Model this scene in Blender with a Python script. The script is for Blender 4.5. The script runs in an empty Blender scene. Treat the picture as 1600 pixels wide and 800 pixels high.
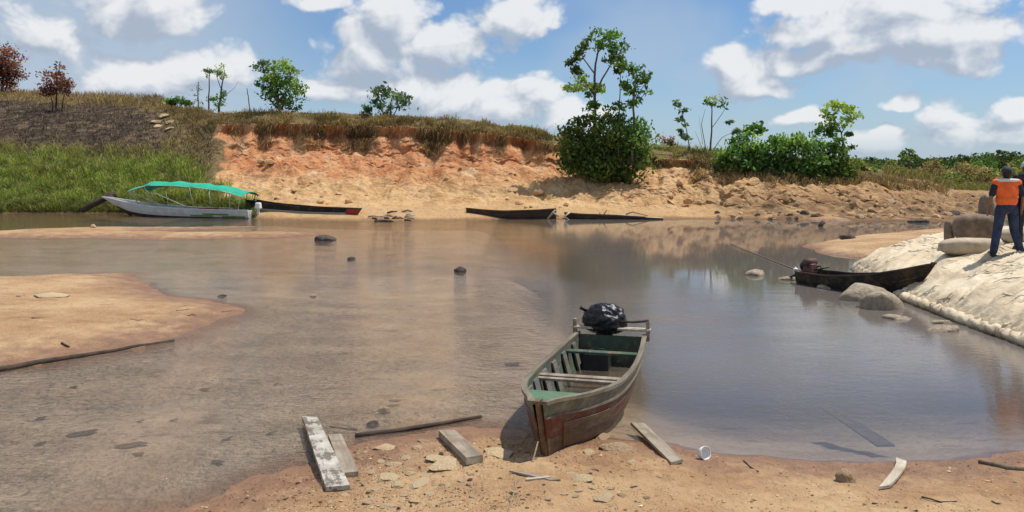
import bpy, bmesh, math, random
import numpy as np
from mathutils import Vector, Matrix, Euler
R = math.radians
random.seed(7)
rng = np.random.default_rng(11)
scene = bpy.context.scene
COL = scene.collection

# ------------------------------------------------------------------ camera
F, HOR, H = 1300.0, 265.0, 2.6            # focal length (px of a 1600 wide frame), horizon row, eye height
cam_d = bpy.data.cameras.new('camera')
cam = bpy.data.objects.new('camera', cam_d); COL.objects.link(cam)
cam.location = (0, 0, H); cam.rotation_euler = (R(90), 0, 0)
cam_d.sensor_fit = 'HORIZONTAL'; cam_d.sensor_width = 36.0
cam_d.lens = 36.0 * F / 1600.0
cam_d.shift_y = -(400 - HOR) / 1600.0
cam_d.clip_start = 0.1; cam_d.clip_end = 6000
scene.camera = cam
scene.view_settings.view_transform = 'Standard'
scene.view_settings.look = 'None'
scene.view_settings.exposure = 0.0
scene.view_settings.gamma = 1.0
scene.cycles.max_bounces = 6
scene.cycles.diffuse_bounces = 3
scene.cycles.glossy_bounces = 3
scene.cycles.transparent_max_bounces = 24
scene.cycles.caustics_reflective = False
scene.cycles.caustics_refractive = False
scene.cycles.sample_clamp_indirect = 6.0

SUN_AZ, SUN_EL = 74.0, 66.0               # degrees clockwise from +Y (to the right), elevation

# ------------------------------------------------------------------ world
def build_world():
    w = bpy.data.worlds.new('World'); scene.world = w; w.use_nodes = True
    nt = w.node_tree; N = nt.nodes; L = nt.links
    N.clear()
    out = N.new('ShaderNodeOutputWorld'); bg = N.new('ShaderNodeBackground')
    L.new(bg.outputs[0], out.inputs[0]); bg.inputs[1].default_value = 0.1
    sky = N.new('ShaderNodeTexSky'); sky.sky_type = 'NISHITA'; sky.sun_disc = False
    sky.sun_elevation = R(SUN_EL); sky.sun_rotation = R(SUN_AZ)
    sky.air_density = 1.0; sky.dust_density = 0.6; sky.ozone_density = 2.0
    def m(op, a, b=None, c=None, clamp=False):
        n = N.new('ShaderNodeMath'); n.operation = op; n.use_clamp = clamp
        for i, v in enumerate((a, b, c)):
            if v is None: continue
            if isinstance(v, (int, float)): n.inputs[i].default_value = v
            else: L.new(v, n.inputs[i])
        return n.outputs[0]
    def sstep(v, a, b):
        n = N.new('ShaderNodeMapRange'); n.interpolation_type = 'SMOOTHSTEP'
        n.inputs[1].default_value = a; n.inputs[2].default_value = b
        L.new(v, n.inputs[0]); return n.outputs[0]
    def mixc(f, a, b):
        n = N.new('ShaderNodeMix'); n.data_type = 'RGBA'
        if isinstance(f, (int, float)): n.inputs[0].default_value = f
        else: L.new(f, n.inputs[0])
        for i, v in ((6, a), (7, b)):
            if isinstance(v, tuple): n.inputs[i].default_value = (*v, 1)
            else: L.new(v, n.inputs[i])
        return n.outputs[2]
    tc = N.new('ShaderNodeTexCoord'); d = tc.outputs['Generated']
    sep = N.new('ShaderNodeSeparateXYZ'); L.new(d, sep.inputs[0])
    az = m('ARCTAN2', sep.outputs[0], sep.outputs[1]); el = m('ARCSINE', sep.outputs[2])
    ae = N.new('ShaderNodeCombineXYZ'); L.new(az, ae.inputs[0]); L.new(m('MULTIPLY', el, 1.3), ae.inputs[1])
    def noise(scale, detail, rough, off=(0, 0, 0), lac=2.0):
        mp = N.new('ShaderNodeVectorMath'); mp.operation = 'ADD'; L.new(ae.outputs[0], mp.inputs[0]); mp.inputs[1].default_value = (off[0], off[2], 0)
        n = N.new('ShaderNodeTexNoise'); n.noise_dimensions = '2D'; L.new(mp.outputs[0], n.inputs['Vector'])
        n.inputs['Scale'].default_value = scale; n.inputs['Detail'].default_value = detail
        n.inputs['Roughness'].default_value = rough; n.inputs['Lacunarity'].default_value = lac
        return n
    # cumulus heaps, seen at (column, row) with half width, half height
    heaps = [(250, 22, 80, 55), (175, 15, 60, 45), (335, 100, 80, 36), (235, 120, 120, 40), (60, 60, 90, 60),
             (632, 30, 62, 52), (690, 75, 75, 55), (575, 75, 70, 50), (650, 125, 130, 40), (515, 132, 55, 24),
             (500, 8, 50, 18), (815, 22, 85, 45), (838, 145, 55, 48), (790, 172, 90, 40), (900, 185, 60, 30),
             (1400, 15, 170, 50), (1290, 40, 110, 30), (1470, 50, 120, 40), (1330, 80, 150, 26), (1485, 92, 85, 25),
             (1140, 100, 34, 26), (1185, 130, 62, 26), (1250, 190, 44, 22), (1405, 156, 40, 13),
             (1470, 190, 40, 32), (1495, 220, 50, 34), (1370, 220, 45, 24), (1585, 172, 40, 24), (1560, 215, 60, 25),
             (1225, 5, 60, 20), (720, 150, 110, 35), (600, 25, 50, 40), (1400, 55, 170, 45)]
    grp = bpy.data.node_groups.new('cloud_heaps', 'ShaderNodeTree')
    grp.interface.new_socket('P', in_out='INPUT', socket_type='NodeSocketVector')
    grp.interface.new_socket('D', in_out='OUTPUT', socket_type='NodeSocketFloat')
    gi = grp.nodes.new('NodeGroupInput'); go = grp.nodes.new('NodeGroupOutput'); last = None
    for (cx, cy, rx, ry) in heaps:
        a = math.atan((cx - 800) / F); e = math.atan((HOR - cy) / F * math.cos(a))
        s = grp.nodes.new('ShaderNodeVectorMath'); s.operation = 'SUBTRACT'
        grp.links.new(gi.outputs[0], s.inputs[0]); s.inputs[1].default_value = (a, e, 0)
        q = grp.nodes.new('ShaderNodeVectorMath'); q.operation = 'MULTIPLY'
        grp.links.new(s.outputs[0], q.inputs[0]); q.inputs[1].default_value = (F / rx, F / ry, 0)
        l = grp.nodes.new('ShaderNodeVectorMath'); l.operation = 'LENGTH'; grp.links.new(q.outputs[0], l.inputs[0])
        if last is None: last = l.outputs['Value']
        else:
            mn = grp.nodes.new('ShaderNodeMath'); mn.operation = 'SMOOTH_MIN'; mn.inputs[2].default_value = 0.25
            grp.links.new(last, mn.inputs[0]); grp.links.new(l.outputs['Value'], mn.inputs[1]); last = mn.outputs[0]
    grp.links.new(last, go.inputs[0])
    warp = noise(9.0, 2, 0.5, (3.1, 0, 0))
    wv = N.new('ShaderNodeVectorMath'); wv.operation = 'SUBTRACT'; L.new(warp.outputs['Color'], wv.inputs[0]); wv.inputs[1].default_value = (.5, .5, .5)
    ws = N.new('ShaderNodeVectorMath'); ws.operation = 'SCALE'; L.new(wv.outputs[0], ws.inputs[0]); ws.inputs['Scale'].default_value = 0.05
    def field(daz, delv, off):
        cb = N.new('ShaderNodeCombineXYZ')
        L.new(m('ADD', az, daz), cb.inputs[0]); L.new(m('ADD', el, delv), cb.inputs[1])
        ad = N.new('ShaderNodeVectorMath'); ad.operation = 'ADD'; L.new(cb.outputs[0], ad.inputs[0]); L.new(ws.outputs[0], ad.inputs[1])
        g = N.new('ShaderNodeGroup'); g.node_tree = grp; L.new(ad.outputs[0], g.inputs[0])
        inside = m('SUBTRACT', 1.0, g.outputs[0])
        inside = m('MAXIMUM', inside, -1.2)
        # the same kind of cloud field all around and above the frame
        big = noise(2.3, 2, 0.5, (off[0] + 7.3, off[1] + 1.0, off[2] + 2.2))
        wide = m('MULTIPLY_ADD', big.outputs[0], 5.0, -2.85)
        far = m('MAXIMUM', sstep(el, 0.20, 0.30), sstep(m('ABSOLUTE', az), 0.60, 0.75))
        mx = N.new('ShaderNodeMix'); L.new(far, mx.inputs[0]); L.new(inside, mx.inputs[2]); L.new(wide, mx.inputs[3])
        fb = noise(8.5, 7, 0.58, off)
        mp = N.new('ShaderNodeVectorMath'); mp.operation = 'ADD'; L.new(ae.outputs[0], mp.inputs[0]); mp.inputs[1].default_value = (off[0] + daz * 0, off[2], 0)
        wp = N.new('ShaderNodeVectorMath'); wp.operation = 'ADD'; L.new(mp.outputs[0], wp.inputs[0]); L.new(ws.outputs[0], wp.inputs[1])
        vo = N.new('ShaderNodeTexVoronoi'); vo.voronoi_dimensions = '2D'; L.new(wp.outputs[0], vo.inputs['Vector']); vo.inputs['Scale'].default_value = 27.0
        vo.inputs['Detail'].default_value = 2.0; vo.inputs['Roughness'].default_value = 0.5; vo.inputs['Lacunarity'].default_value = 2.2
        puff = m('MULTIPLY_ADD', vo.outputs['Distance'], -0.75, 0.58)
        return m('ADD', puff, m('MULTIPLY_ADD', m('SUBTRACT', fb.outputs[0], 0.5), 1.9, m('MULTIPLY', mx.outputs[0], 1.55)))
    f0 = field(0, 0, (0, 0, 0))
    f1 = field(0.012, 0.024, (0.012, 0, 0.031))
    dens = sstep(f0, -0.14, 0.62)
    lit = m('MULTIPLY_ADD', m('SUBTRACT', f0, f1), 0.60, 0.42)
    lit = m('SUBTRACT', lit, m('MULTIPLY', sstep(f0, 0.8, 2.2), 0.16))
    fine = noise(34.0, 3, 0.55, (1, 2, 3))
    lit = m('MULTIPLY_ADD', m('SUBTRACT', fine.outputs[0], 0.5), 0.30, lit)
    lit = sstep(lit, 0.0, 0.95)
    ccol = mixc(lit, (4.0, 4.7, 5.8), (8.5, 8.6, 8.75))
    # thin high veil and pale horizon air
    veil = noise(4.0, 3, 0.6, (5, 5, 5))
    vf = m('MULTIPLY', sstep(veil.outputs[0], 0.42, 0.72), 0.42)
    leftv = sstep(az, -0.18, -0.42)
    vf = m('MAXIMUM', vf, m('MULTIPLY', leftv, 0.72))
    hz = sstep(el, 0.17, -0.02)
    tint = N.new('ShaderNodeVectorMath'); tint.operation = 'MULTIPLY'
    L.new(sky.outputs[0], tint.inputs[0]); tint.inputs[1].default_value = (0.74, 0.92, 1.12)
    base = mixc(m('MULTIPLY', hz, 0.60), tint.outputs[0], (4.6, 5.8, 7.3))
    base = mixc(vf, base, (5.0, 5.8, 6.7))
    dens2 = m('MULTIPLY', dens, sstep(el, 0.0, 0.05))
    fin = mixc(m('MULTIPLY', dens2, 0.94), base, ccol)
    L.new(fin, bg.inputs[0])
    w.cycles.sampling_method = 'MANUAL'; w.cycles.sample_map_resolution = 512
build_world()

sun_d = bpy.data.lights.new('sun', 'SUN'); sun_d.energy = 4.7; sun_d.angle = R(0.55); sun_d.color = (1.0, 0.955, 0.88)
sun = bpy.data.objects.new('sun', sun_d); COL.objects.link(sun)
_sd = Vector((math.sin(R(SUN_AZ)) * math.cos(R(SUN_EL)), math.cos(R(SUN_AZ)) * math.cos(R(SUN_EL)), math.sin(R(SUN_EL))))
sun.rotation_euler = (-_sd).to_track_quat('-Z', 'Y').to_euler(); sun.location = _sd * 60

# ------------------------------------------------------------------ noise
_perm = np.random.default_rng(3).permutation(256); _perm = np.concatenate([_perm, _perm, _perm])
_grad = np.random.default_rng(4).normal(size=(256, 3)); _grad /= np.linalg.norm(_grad, axis=1)[:, None]
def pnoise(x, y, z=0.0):
    x, y, z = np.broadcast_arrays(np.asarray(x, float), np.asarray(y, float), np.asarray(z, float))
    xi, yi, zi = np.floor(x).astype(int), np.floor(y).astype(int), np.floor(z).astype(int)
    fx, fy, fz = x - xi, y - yi, z - zi
    u, v, w = (t * t * t * (t * (t * 6 - 15) + 10) for t in (fx, fy, fz))
    def g(dx, dy, dz):
        h = _perm[_perm[_perm[(xi + dx) & 255] + ((yi + dy) & 255)] + ((zi + dz) & 255)]
        q = _grad[h]
        return q[..., 0] * (fx - dx) + q[..., 1] * (fy - dy) + q[..., 2] * (fz - dz)
    l = lambda a, b, t: a + t * (b - a)
    return l(l(l(g(0,0,0), g(1,0,0), u), l(g(0,1,0), g(1,1,0), u), v), l(l(g(0,0,1), g(1,0,1), u), l(g(0,1,1), g(1,1,1), u), v), w)
def fbm(x, y, z=0.0, o=4, gain=0.5):
    s, a, f = 0.0, 1.0, 1.0
    for i in range(o):
        s = s + a * pnoise(np.asarray(x) * f + 17.3 * i, np.asarray(y) * f + 5.1 * i, np.asarray(z) * f); a *= gain; f *= 2.03
    return s
def sst(v, a, b):
    t = np.clip((np.asarray(v, float) - a) / (b - a), 0, 1); return t * t * (3 - 2 * t)

# ------------------------------------------------------------------ object helpers
def tag(o, label=None, cat=None, group=None, kind=None):
    if label: o['label'] = label
    if cat: o['category'] = cat
    if group: o['group'] = group
    if kind: o['kind'] = kind
    return o
def link(name, me, mat=None, parent=None, loc=None, rot=None, scale=None):
    o = bpy.data.objects.new(name, me); COL.objects.link(o)
    if mat and me is not None and not me.materials: me.materials.append(mat)
    if parent: o.parent = parent
    if loc is not None: o.location = loc
    if rot is not None: o.rotation_euler = rot
    if scale is not None: o.scale = scale if hasattr(scale, '__len__') else (scale,) * 3
    return o
def thing(name, label, cat, loc=(0, 0, 0), rz=0.0, group=None):
    o = bpy.data.objects.new(name, None); COL.objects.link(o)
    o.location = loc; o.rotation_euler = (0, 0, rz); o.empty_display_size = 0.1
    return tag(o, label, cat, group)
def np_mesh(name, verts, faces, smooth=True, col=None):
    """verts (N,3); faces (M,k) array with equal sized faces"""
    verts = np.asarray(verts, np.float32); faces = np.asarray(faces, np.int32)
    me = bpy.data.meshes.new(name); k = faces.shape[1]; M = len(faces)
    me.vertices.add(len(verts)); me.vertices.foreach_set('co', verts.ravel())
    me.loops.add(M * k); me.loops.foreach_set('vertex_index', faces.ravel())
    me.polygons.add(M); me.polygons.foreach_set('loop_start', np.arange(0, M * k, k, dtype=np.int32))
    me.polygons.foreach_set('loop_total', np.full(M, k, np.int32))
    me.polygons.foreach_set('use_smooth', np.full(M, smooth, bool))
    me.update(calc_edges=True)
    if col is not None:
        a = me.color_attributes.new('tint', 'FLOAT_COLOR', 'POINT')
        c = np.ones((len(verts), 4), np.float32); c[:, :3] = col; a.data.foreach_set('color', c.ravel())
    return me
def grid_faces(nr, nc):
    i = np.arange(nr - 1)[:, None] * nc + np.arange(nc - 1)[None]
    return np.stack([i, i + 1, i + nc + 1, i + nc], -1).reshape(-1, 4)
class MB:
    def __init__(s): s.v = []; s.f = []
    def add(s, vs, fs):
        b = len(s.v); s.v += [tuple(v) for v in vs]; s.f += [tuple(b + i for i in f) for f in fs]
    def box(s, c, size, rot=None, taper=1.0):
        x, y, z = (q / 2 for q in size); vs = []
        for sz in (-1, 1):
            for sx, sy in ((-1, -1), (1, -1), (1, 1), (-1, 1)):
                t = taper if sz > 0 else 1
                p = Vector((sx * x * t, sy * y * t, sz * z))
                if rot: p = rot @ p
                vs.append(p + Vector(c))
        s.add(vs, [(3, 2, 1, 0), (4, 5, 6, 7), (0, 1, 5, 4), (1, 2, 6, 5), (2, 3, 7, 6), (3, 0, 4, 7)])
    def tube(s, pts, rad, n=8, caps=True):
        pts = [Vector(p) for p in pts]
        if isinstance(rad, (int, float)): rad = [rad] * len(pts)
        rings = []; up = Vector((0, 0, 1))
        for i, p in enumerate(pts):
            t = (pts[min(i + 1, len(pts) - 1)] - pts[max(i - 1, 0)]).normalized()
            if i == 0:
                a = t.cross(up) if abs(t.z) < .95 else t.cross(Vector((1, 0, 0)))
            else: a = a - t * a.dot(t)
            a.normalize(); b = t.cross(a)
            rings.append([p + (a * math.cos(k * 2 * math.pi / n) + b * math.sin(k * 2 * math.pi / n)) * rad[i] for k in range(n)])
        vs = [v for r in rings for v in r]; fs = []
        for i in range(len(pts) - 1):
            for k in range(n):
                k2 = (k + 1) % n; fs.append((i * n + k, i * n + k2, (i + 1) * n + k2, (i + 1) * n + k))
        if caps: fs += [tuple(range(n - 1, -1, -1)), tuple(range((len(pts) - 1) * n, len(pts) * n))]
        s.add(vs, fs)
    def ball(s, c, r, n=10, m=7, rot=None):
        rx, ry, rz = r if hasattr(r, '__len__') else (r, r, r); vs = []; fs = []; c = Vector(c)
        P = lambda v: (rot @ v if rot else v) + c
        vs.append(P(Vector((0, 0, -rz))))
        for i in range(1, m):
            t = -math.pi / 2 + math.pi * i / m
            for k in range(n):
                a = 2 * math.pi * k / n; vs.append(P(Vector((rx * math.cos(t) * math.cos(a), ry * math.cos(t) * math.sin(a), rz * math.sin(t)))))
        vs.append(P(Vector((0, 0, rz)))); top = len(vs) - 1
        for k in range(n):
            fs.append((0, 1 + (k + 1) % n, 1 + k)); fs.append((top, 1 + (m - 2) * n + k, 1 + (m - 2) * n + (k + 1) % n))
            for i in range(m - 2):
                a, b = 1 + i * n + k, 1 + i * n + (k + 1) % n; fs.append((a, b, b + n, a + n))
        s.add(vs, fs)
    def mesh(s, name, smooth=False):
        me = bpy.data.meshes.new(name); me.from_pydata(s.v, [], s.f)
        if smooth: me.polygons.foreach_set('use_smooth', [True] * len(me.polygons))
        me.update(); return me
    def build(s, name, mat, parent=None, smooth=False, bevel=0.0, **k):
        me = s.mesh(name, smooth)
        if bevel:
            bm = bmesh.new(); bm.from_mesh(me)
            bmesh.ops.bevel(bm, geom=bm.edges[:], offset=bevel, segments=1, affect='EDGES', profile=.5); bm.to_mesh(me); bm.free()
        return link(name, me, mat, parent, **k)

# ------------------------------------------------------------------ materials
MATS = {}
class NT:
    def __init__(s, name):
        s.mat = bpy.data.materials.new(name); s.mat.use_nodes = True
        s.nt = s.mat.node_tree; s.N = s.nt.nodes; s.L = s.nt.links
        s.b = s.N['Principled BSDF']; s.out = s.N['Material Output']
    def n(s, t, **k):
        x = s.N.new(t)
        for a, v in k.items(): setattr(x, a, v)
        return x
    def set(s, sock, v):
        if isinstance(v, (int, float)): sock.default_value = v
        elif isinstance(v, tuple): sock.default_value = v if len(v) == 4 or sock.type == 'VECTOR' else (*v, 1)
        else: s.L.new(v, sock)
    def m(s, op, a, b=None, c=None, clamp=False):
        x = s.n('ShaderNodeMath', operation=op, use_clamp=clamp)
        for i, v in enumerate((a, b, c)):
            if v is not None: s.set(x.inputs[i], v)
        return x.outputs[0]
    def ss(s, v, a, b, lo=0.0, hi=1.0):
        x = s.n('ShaderNodeMapRange', interpolation_type='SMOOTHSTEP')
        s.L.new(v, x.inputs[0]); x.inputs[1].default_value = a; x.inputs[2].default_value = b; x.inputs[3].default_value = lo; x.inputs[4].default_value = hi
        return x.outputs[0]
    def mix(s, f, a, b, mode='MIX'):
        x = s.n('ShaderNodeMix', data_type='RGBA', blend_type=mode)
        s.set(x.inputs[0], f); s.set(x.inputs[6], a); s.set(x.inputs[7], b); return x.outputs[2]
    def pos(s, scale=(1, 1, 1), local=False, rot=(0, 0, 0)):
        if local: o = s.n('ShaderNodeTexCoord').outputs['Object']
        else: o = s.n('ShaderNodeNewGeometry').outputs['Position']
        mp = s.n('ShaderNodeMapping'); s.L.new(o, mp.inputs[0]); mp.inputs['Scale'].default_value = scale; mp.inputs['Rotation'].default_value = rot
        return mp.outputs[0]
    def noise(s, vec, scale, detail=4, rough=.55, out='Fac'):
        x = s.n('ShaderNodeTexNoise'); s.L.new(vec, x.inputs['Vector'])
        x.inputs['Scale'].default_value = scale; x.inputs['Detail'].default_value = detail; x.inputs['Roughness'].default_value = rough
        return x.outputs[out]
    def vor(s, vec, scale, feature='F1', out='Distance', rnd=1.0):
        x = s.n('ShaderNodeTexVoronoi', feature=feature); s.L.new(vec, x.inputs['Vector']); x.inputs['Scale'].default_value = scale
        x.inputs['Randomness'].default_value = rnd
        return x.outputs[out]
    def bump(s, h, strength=.5, dist=.02, prev=None):
        x = s.n('ShaderNodeBump'); s.L.new(h, x.inputs['Height']); s.set(x.inputs['Strength'], strength); x.inputs['Distance'].default_value = dist
        if prev is not None: s.L.new(prev, x.inputs['Normal'])
        return x.outputs[0]
    def fin(s, col=None, rough=None, normal=None, spec=None):
        if col is not None: s.set(s.b.inputs['Base Color'], col)
        if rough is not None: s.set(s.b.inputs['Roughness'], rough)
        if normal is not None: s.L.new(normal, s.b.inputs['Normal'])
        if spec is not None: s.b.inputs['Specular IOR Level'].default_value = spec
        MATS[s.mat.name] = s.mat
        return s.mat

def mat_ground():
    t = NT('ground_sand'); p = t.pos()
    z = t.n('ShaderNodeSeparateXYZ'); t.L.new(p, z.inputs[0]); z = z.outputs[2]
    big = t.noise(p, .55, 5, .6); mid = t.noise(p, 3.2, 5, .6); fine = t.noise(p, 45, 3, .65)
    dry = t.mix(t.ss(big, .35, .68), (.37, .22, .11), (.50, .335, .18))
    dry = t.mix(t.ss(mid, .5, .75, 0, .45), dry, (.56, .385, .215))
    dry = t.mix(t.ss(t.noise(t.pos((.7, 1.5, 1)), 1.3, 5, .65), .50, .66, 0, .6), dry, (.29, .155, .075))
    speck = t.ss(t.vor(p, 30), .16, .05); sm = t.ss(t.noise(p, 2.1, 4, .6), .48, .64)
    dry = t.mix(t.m('MULTIPLY', speck, t.m('MULTIPLY', sm, .75)), dry, (.10, .055, .03))
    dry = t.mix(t.ss(fine, .55, .8, 0, .35), dry, (.24, .13, .06))
    wetc = t.mix(t.ss(mid, .35, .7), (.23, .120, .062), (.31, .165, .088))
    wz = t.m('ADD', z, t.m('MULTIPLY', t.m('SUBTRACT', mid, .5), .16))
    wet = t.ss(wz, .15, .015)
    c = t.mix(wet, dry, wetc)
    bed = t.mix(t.ss(t.noise(p, 1.4, 5, .6), .35, .7), (.36, .28, .215), (.52, .42, .335))
    patch = t.ss(t.noise(t.pos((1.0, 1.9, 1)), 1.4, 5, .65), .60, .66)
    bed = t.mix(t.m('MULTIPLY', patch, .55), bed, (.075, .055, .04))
    bed = t.mix(t.m('MULTIPLY', t.ss(t.vor(p, 7), .2, .08), .6), bed, (.07, .05, .035))
    c = t.mix(t.ss(z, -.01, -.05), c, bed)
    c = t.mix(t.ss(z, -.22, -.75, 0, .85), c, (.055, .05, .042))  # bed colour darkens with depth, standing in for light absorbed by the water
    h1 = t.noise(p, 9, 6, .62); h2 = t.noise(p, 60, 3, .6)
    nb = t.bump(h1, .9, .09); nb = t.bump(h2, .5, .012, nb)
    rough = t.ss(wet, 0, 1, .95, .45)
    return t.fin(c, rough, nb, .3)

def mat_bank():
    t = NT('bank_earth'); p = t.pos()
    s = t.n('ShaderNodeSeparateXYZ'); t.L.new(p, s.inputs[0]); x, y, z = s.outputs
    nrm = t.n('ShaderNodeSeparateXYZ'); t.L.new(t.n('ShaderNodeNewGeometry').outputs['True Normal'], nrm.inputs[0])
    big = t.noise(p, .18, 5, .6); mid = t.noise(p, .8, 6, .62); fine = t.noise(p, 5, 4, .65)
    strat = t.noise(t.pos((.12, .12, 1.6)), 1.0, 5, .6)
    red = t.mix(t.ss(mid, .3, .72), (.50, .185, .078), (.70, .37, .18))
    tan = t.mix(t.ss(mid, .3, .7), (.52, .295, .13), (.72, .48, .245))
    zz = t.m('ADD', z, t.m('MULTIPLY', t.m('SUBTRACT', big, .5), 3.0))
    c = t.mix(t.ss(zz, 1.2, 2.9), tan, red)
    # redder towards the middle of the bluff, yellower along the lower right bank
    c = t.mix(t.m('MULTIPLY', t.ss(x, -2, 12), .75), c, tan)
    c = t.mix(t.ss(strat, .54, .68, 0, .4), c, (.42, .20, .095))
    c = t.mix(t.ss(fine, .55, .70, 0, .5), c, (.27, .135, .062))
    c = t.mix(t.ss(t.noise(p, .55, 6, .68), .54, .66, 0, .6), c, (.70, .51, .30))
    c = t.mix(t.ss(t.noise(t.pos((.5, .5, .9)), 1.1, 6, .7), .56, .64, 0, .55), c, (.26, .13, .065))
    c = t.mix(t.ss(t.noise(t.pos((1, 1, 2.2)), 2.6, 5, .7), .55, .65, 0, .35), c, (.33, .165, .078))
    c = t.mix(t.ss(t.noise(p, 1.9, 4, .6), .60, .70, 0, .6), c, (.62, .44, .24))
    # pale clay crust, dark stony rubble and painted bush shade, low on the right
    rub_shade = t.m('MULTIPLY', t.ss(z, 1.5, .5), t.ss(x, 9, 14))
    rub_shade = t.m('MULTIPLY', rub_shade, t.ss(t.noise(p, 1.2, 4, .65), .36, .56))
    c = t.mix(t.m('MULTIPLY', t.m('MULTIPLY', t.ss(z, 2.1, 1.2), t.ss(x, 10, 14)), .45), c, (.30, .17, .085))  # muddy bank foot, with the brown shade under the bushes painted in
    c = t.mix(t.m('MULTIPLY', rub_shade, .75), c, (.15, .095, .06))
    beach = t.m('MULTIPLY', t.ss(z, .75, .35), t.ss(x, 12, 8)); c = t.mix(t.m('MULTIPLY', beach, .65), c, (.52, .33, .165))
    # turf and burnt ground on top and on the left slope
    at = t.n('ShaderNodeVertexColor', layer_name='tint').outputs['Color']
    sp = t.n('ShaderNodeSeparateColor'); t.L.new(at, sp.inputs[0])
    veg, burn = sp.outputs[0], sp.outputs[1]
    soil = t.mix(t.ss(fine, .35, .65), (.13, .095, .045), (.25, .18, .08))
    burnt = t.mix(t.ss(t.noise(p, 2.3, 5, .65), .38, .66), (.026, .019, .016), (.115, .078, .054))
    burnt = t.mix(t.ss(t.noise(t.pos((.5, .5, .5)), 1.0, 5, .7), .53, .60, 0, .65), burnt, (.22, .155, .09))
    c = t.mix(t.ss(t.m('ADD', veg, t.m('MULTIPLY', t.m('SUBTRACT', mid, .5), .7)), .4, .6), c, soil)
    c = t.mix(t.ss(t.m('ADD', burn, t.m('MULTIPLY', t.m('SUBTRACT', mid, .5), .9)), .38, .6), c, burnt)
    wet = t.ss(t.m('ADD', z, t.m('MULTIPLY', mid, .15)), .25, .08); c = t.mix(t.m('MULTIPLY', wet, .7), c, (.17, .09, .045))
    nb = t.bump(t.noise(p, 1.9, 7, .68), .8, .38); nb = t.bump(fine, 1.0, .10, nb)
    return t.fin(c, .95, nb, .15)

def mat_water():
    t = NT('river_water'); t.N.remove(t.b)
    p = t.pos()
    s = t.n('ShaderNodeSeparateXYZ'); t.L.new(p, s.inputs[0]); x = s.outputs[0]; y = s.outputs[1]
    n1 = t.noise(t.pos((1.6, 4.2, 1), rot=(0, 0, R(8))), 1.0, 3, .55)
    n2 = t.noise(t.pos((6.0, 8.0, 1), rot=(0, 0, R(-6))), 1.0, 4, .66)
    n3 = t.noise(t.pos((.35, .8, 1)), 1.0, 3, .55)
    # the shallow run on the left is choppier than the pool on the right, and the far reach is smooth
    chop = t.m('MULTIPLY', t.ss(t.m('ADD', x, t.m('MULTIPLY', n3, 2.0)), 3.0, -.5, .13, 1.0), t.m('MULTIPLY', t.ss(y, 21, 15, .16, 1.0), t.ss(x, 3.2, 5.0, 1.0, .32)))
    h = t.m('ADD', t.m('MULTIPLY', n1, .035), t.m('MULTIPLY', n2, .075))
    h = t.m('MULTIPLY', h, t.m('MULTIPLY', chop, t.ss(n3, .3, .7, .6, 1.25)))
    nb = t.n('ShaderNodeBump'); t.L.new(h, nb.inputs['Height']); nb.inputs['Strength'].default_value = 1.0; nb.inputs['Distance'].default_value = 1.0
    fr = t.n('ShaderNodeFresnel'); fr.inputs['IOR'].default_value = 1.5; t.L.new(nb.outputs[0], fr.inputs['Normal'])
    tr = t.n('ShaderNodeBsdfTransparent'); tr.inputs[0].default_value = (.96, .92, .85, 1)
    df = t.n('ShaderNodeBsdfDiffuse'); t.L.new(t.mix(t.ss(x, .5, 3.2), (.42, .345, .265), (.215, .185, .165)), df.inputs[0])
    silt = t.n('ShaderNodeMixShader'); t.L.new(t.m('ADD', t.ss(y, 9, 26, .13, .17), t.m('MULTIPLY', t.ss(x, .8, 3.2, 0, .52), t.ss(y, 8.2, 11.5, .25, 1.0))), silt.inputs[0]); t.L.new(tr.outputs[0], silt.inputs[1]); t.L.new(df.outputs[0], silt.inputs[2])
    gl = t.n('ShaderNodeBsdfGlossy'); gl.inputs['Roughness'].default_value = .02; t.L.new(nb.outputs[0], gl.inputs['Normal'])
    mx = t.n('ShaderNodeMixShader'); t.L.new(fr.outputs[0], mx.inputs[0]); t.L.new(silt.outputs[0], mx.inputs[1]); t.L.new(gl.outputs[0], mx.inputs[2])
    t.L.new(mx.outputs[0], t.out.inputs['Surface'])
    MATS['river_water'] = t.mat
    return t.mat

def mat_wood(name, a, b, paint=None, wear=.5, scale=1.0, axis=0, rough=.85):
    """weathered wood with grain along a local axis; optional worn paint colour"""
    t = NT(name); sc = [14 * scale] * 3; sc[axis] = 1.2 * scale
    p = t.pos(tuple(sc), local=True); q = t.pos(local=True)
    oi = t.n('ShaderNodeObjectInfo').outputs['Random']
    g = t.noise(p, 1.0, 6, .65); spots = t.noise(q, 6 * scale, 7, .72)
    c = t.mix(t.ss(g, .3, .7), a, b)
    c = t.mix(t.ss(spots, .55, .75, 0, .55), c, tuple(v * .45 for v in a))
    if paint:
        worn = t.ss(t.m('ADD', t.m('MULTIPLY', spots, .6), t.m('MULTIPLY', g, .4)), wear - .025, wear + .035)
        c = t.mix(worn, t.mix(t.ss(t.noise(q, 11, 4), .35, .7), tuple(v * .72 for v in paint), paint), c)
    c = t.mix(t.m('MULTIPLY', oi, .25), c, tuple(v * .6 for v in b))
    c = t.mix(t.ss(t.noise(q, 3.1, 6, .7), .47, .66, 0, .55), c, tuple(.45 * v + .55 * w for v, w in zip(a, (.20, .125, .07))))
    nb = t.bump(g, .8, .014)
    return t.fin(c, rough, nb, .3)

def mat_plain(name, c, rough=.6, var=.25, scale=8, metal=0.0, bumpd=.004, local=True):
    t = NT(name); p = t.pos(local=local); n = t.noise(p, scale, 5, .6)
    col = t.mix(t.ss(n, .3, .72), tuple(v * (1 - var) for v in c), tuple(min(1, v * (1 + var)) for v in c))
    t.b.inputs['Metallic'].default_value = metal
    return t.fin(col, rough, t.bump(n, .5, bumpd), .35)

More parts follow.
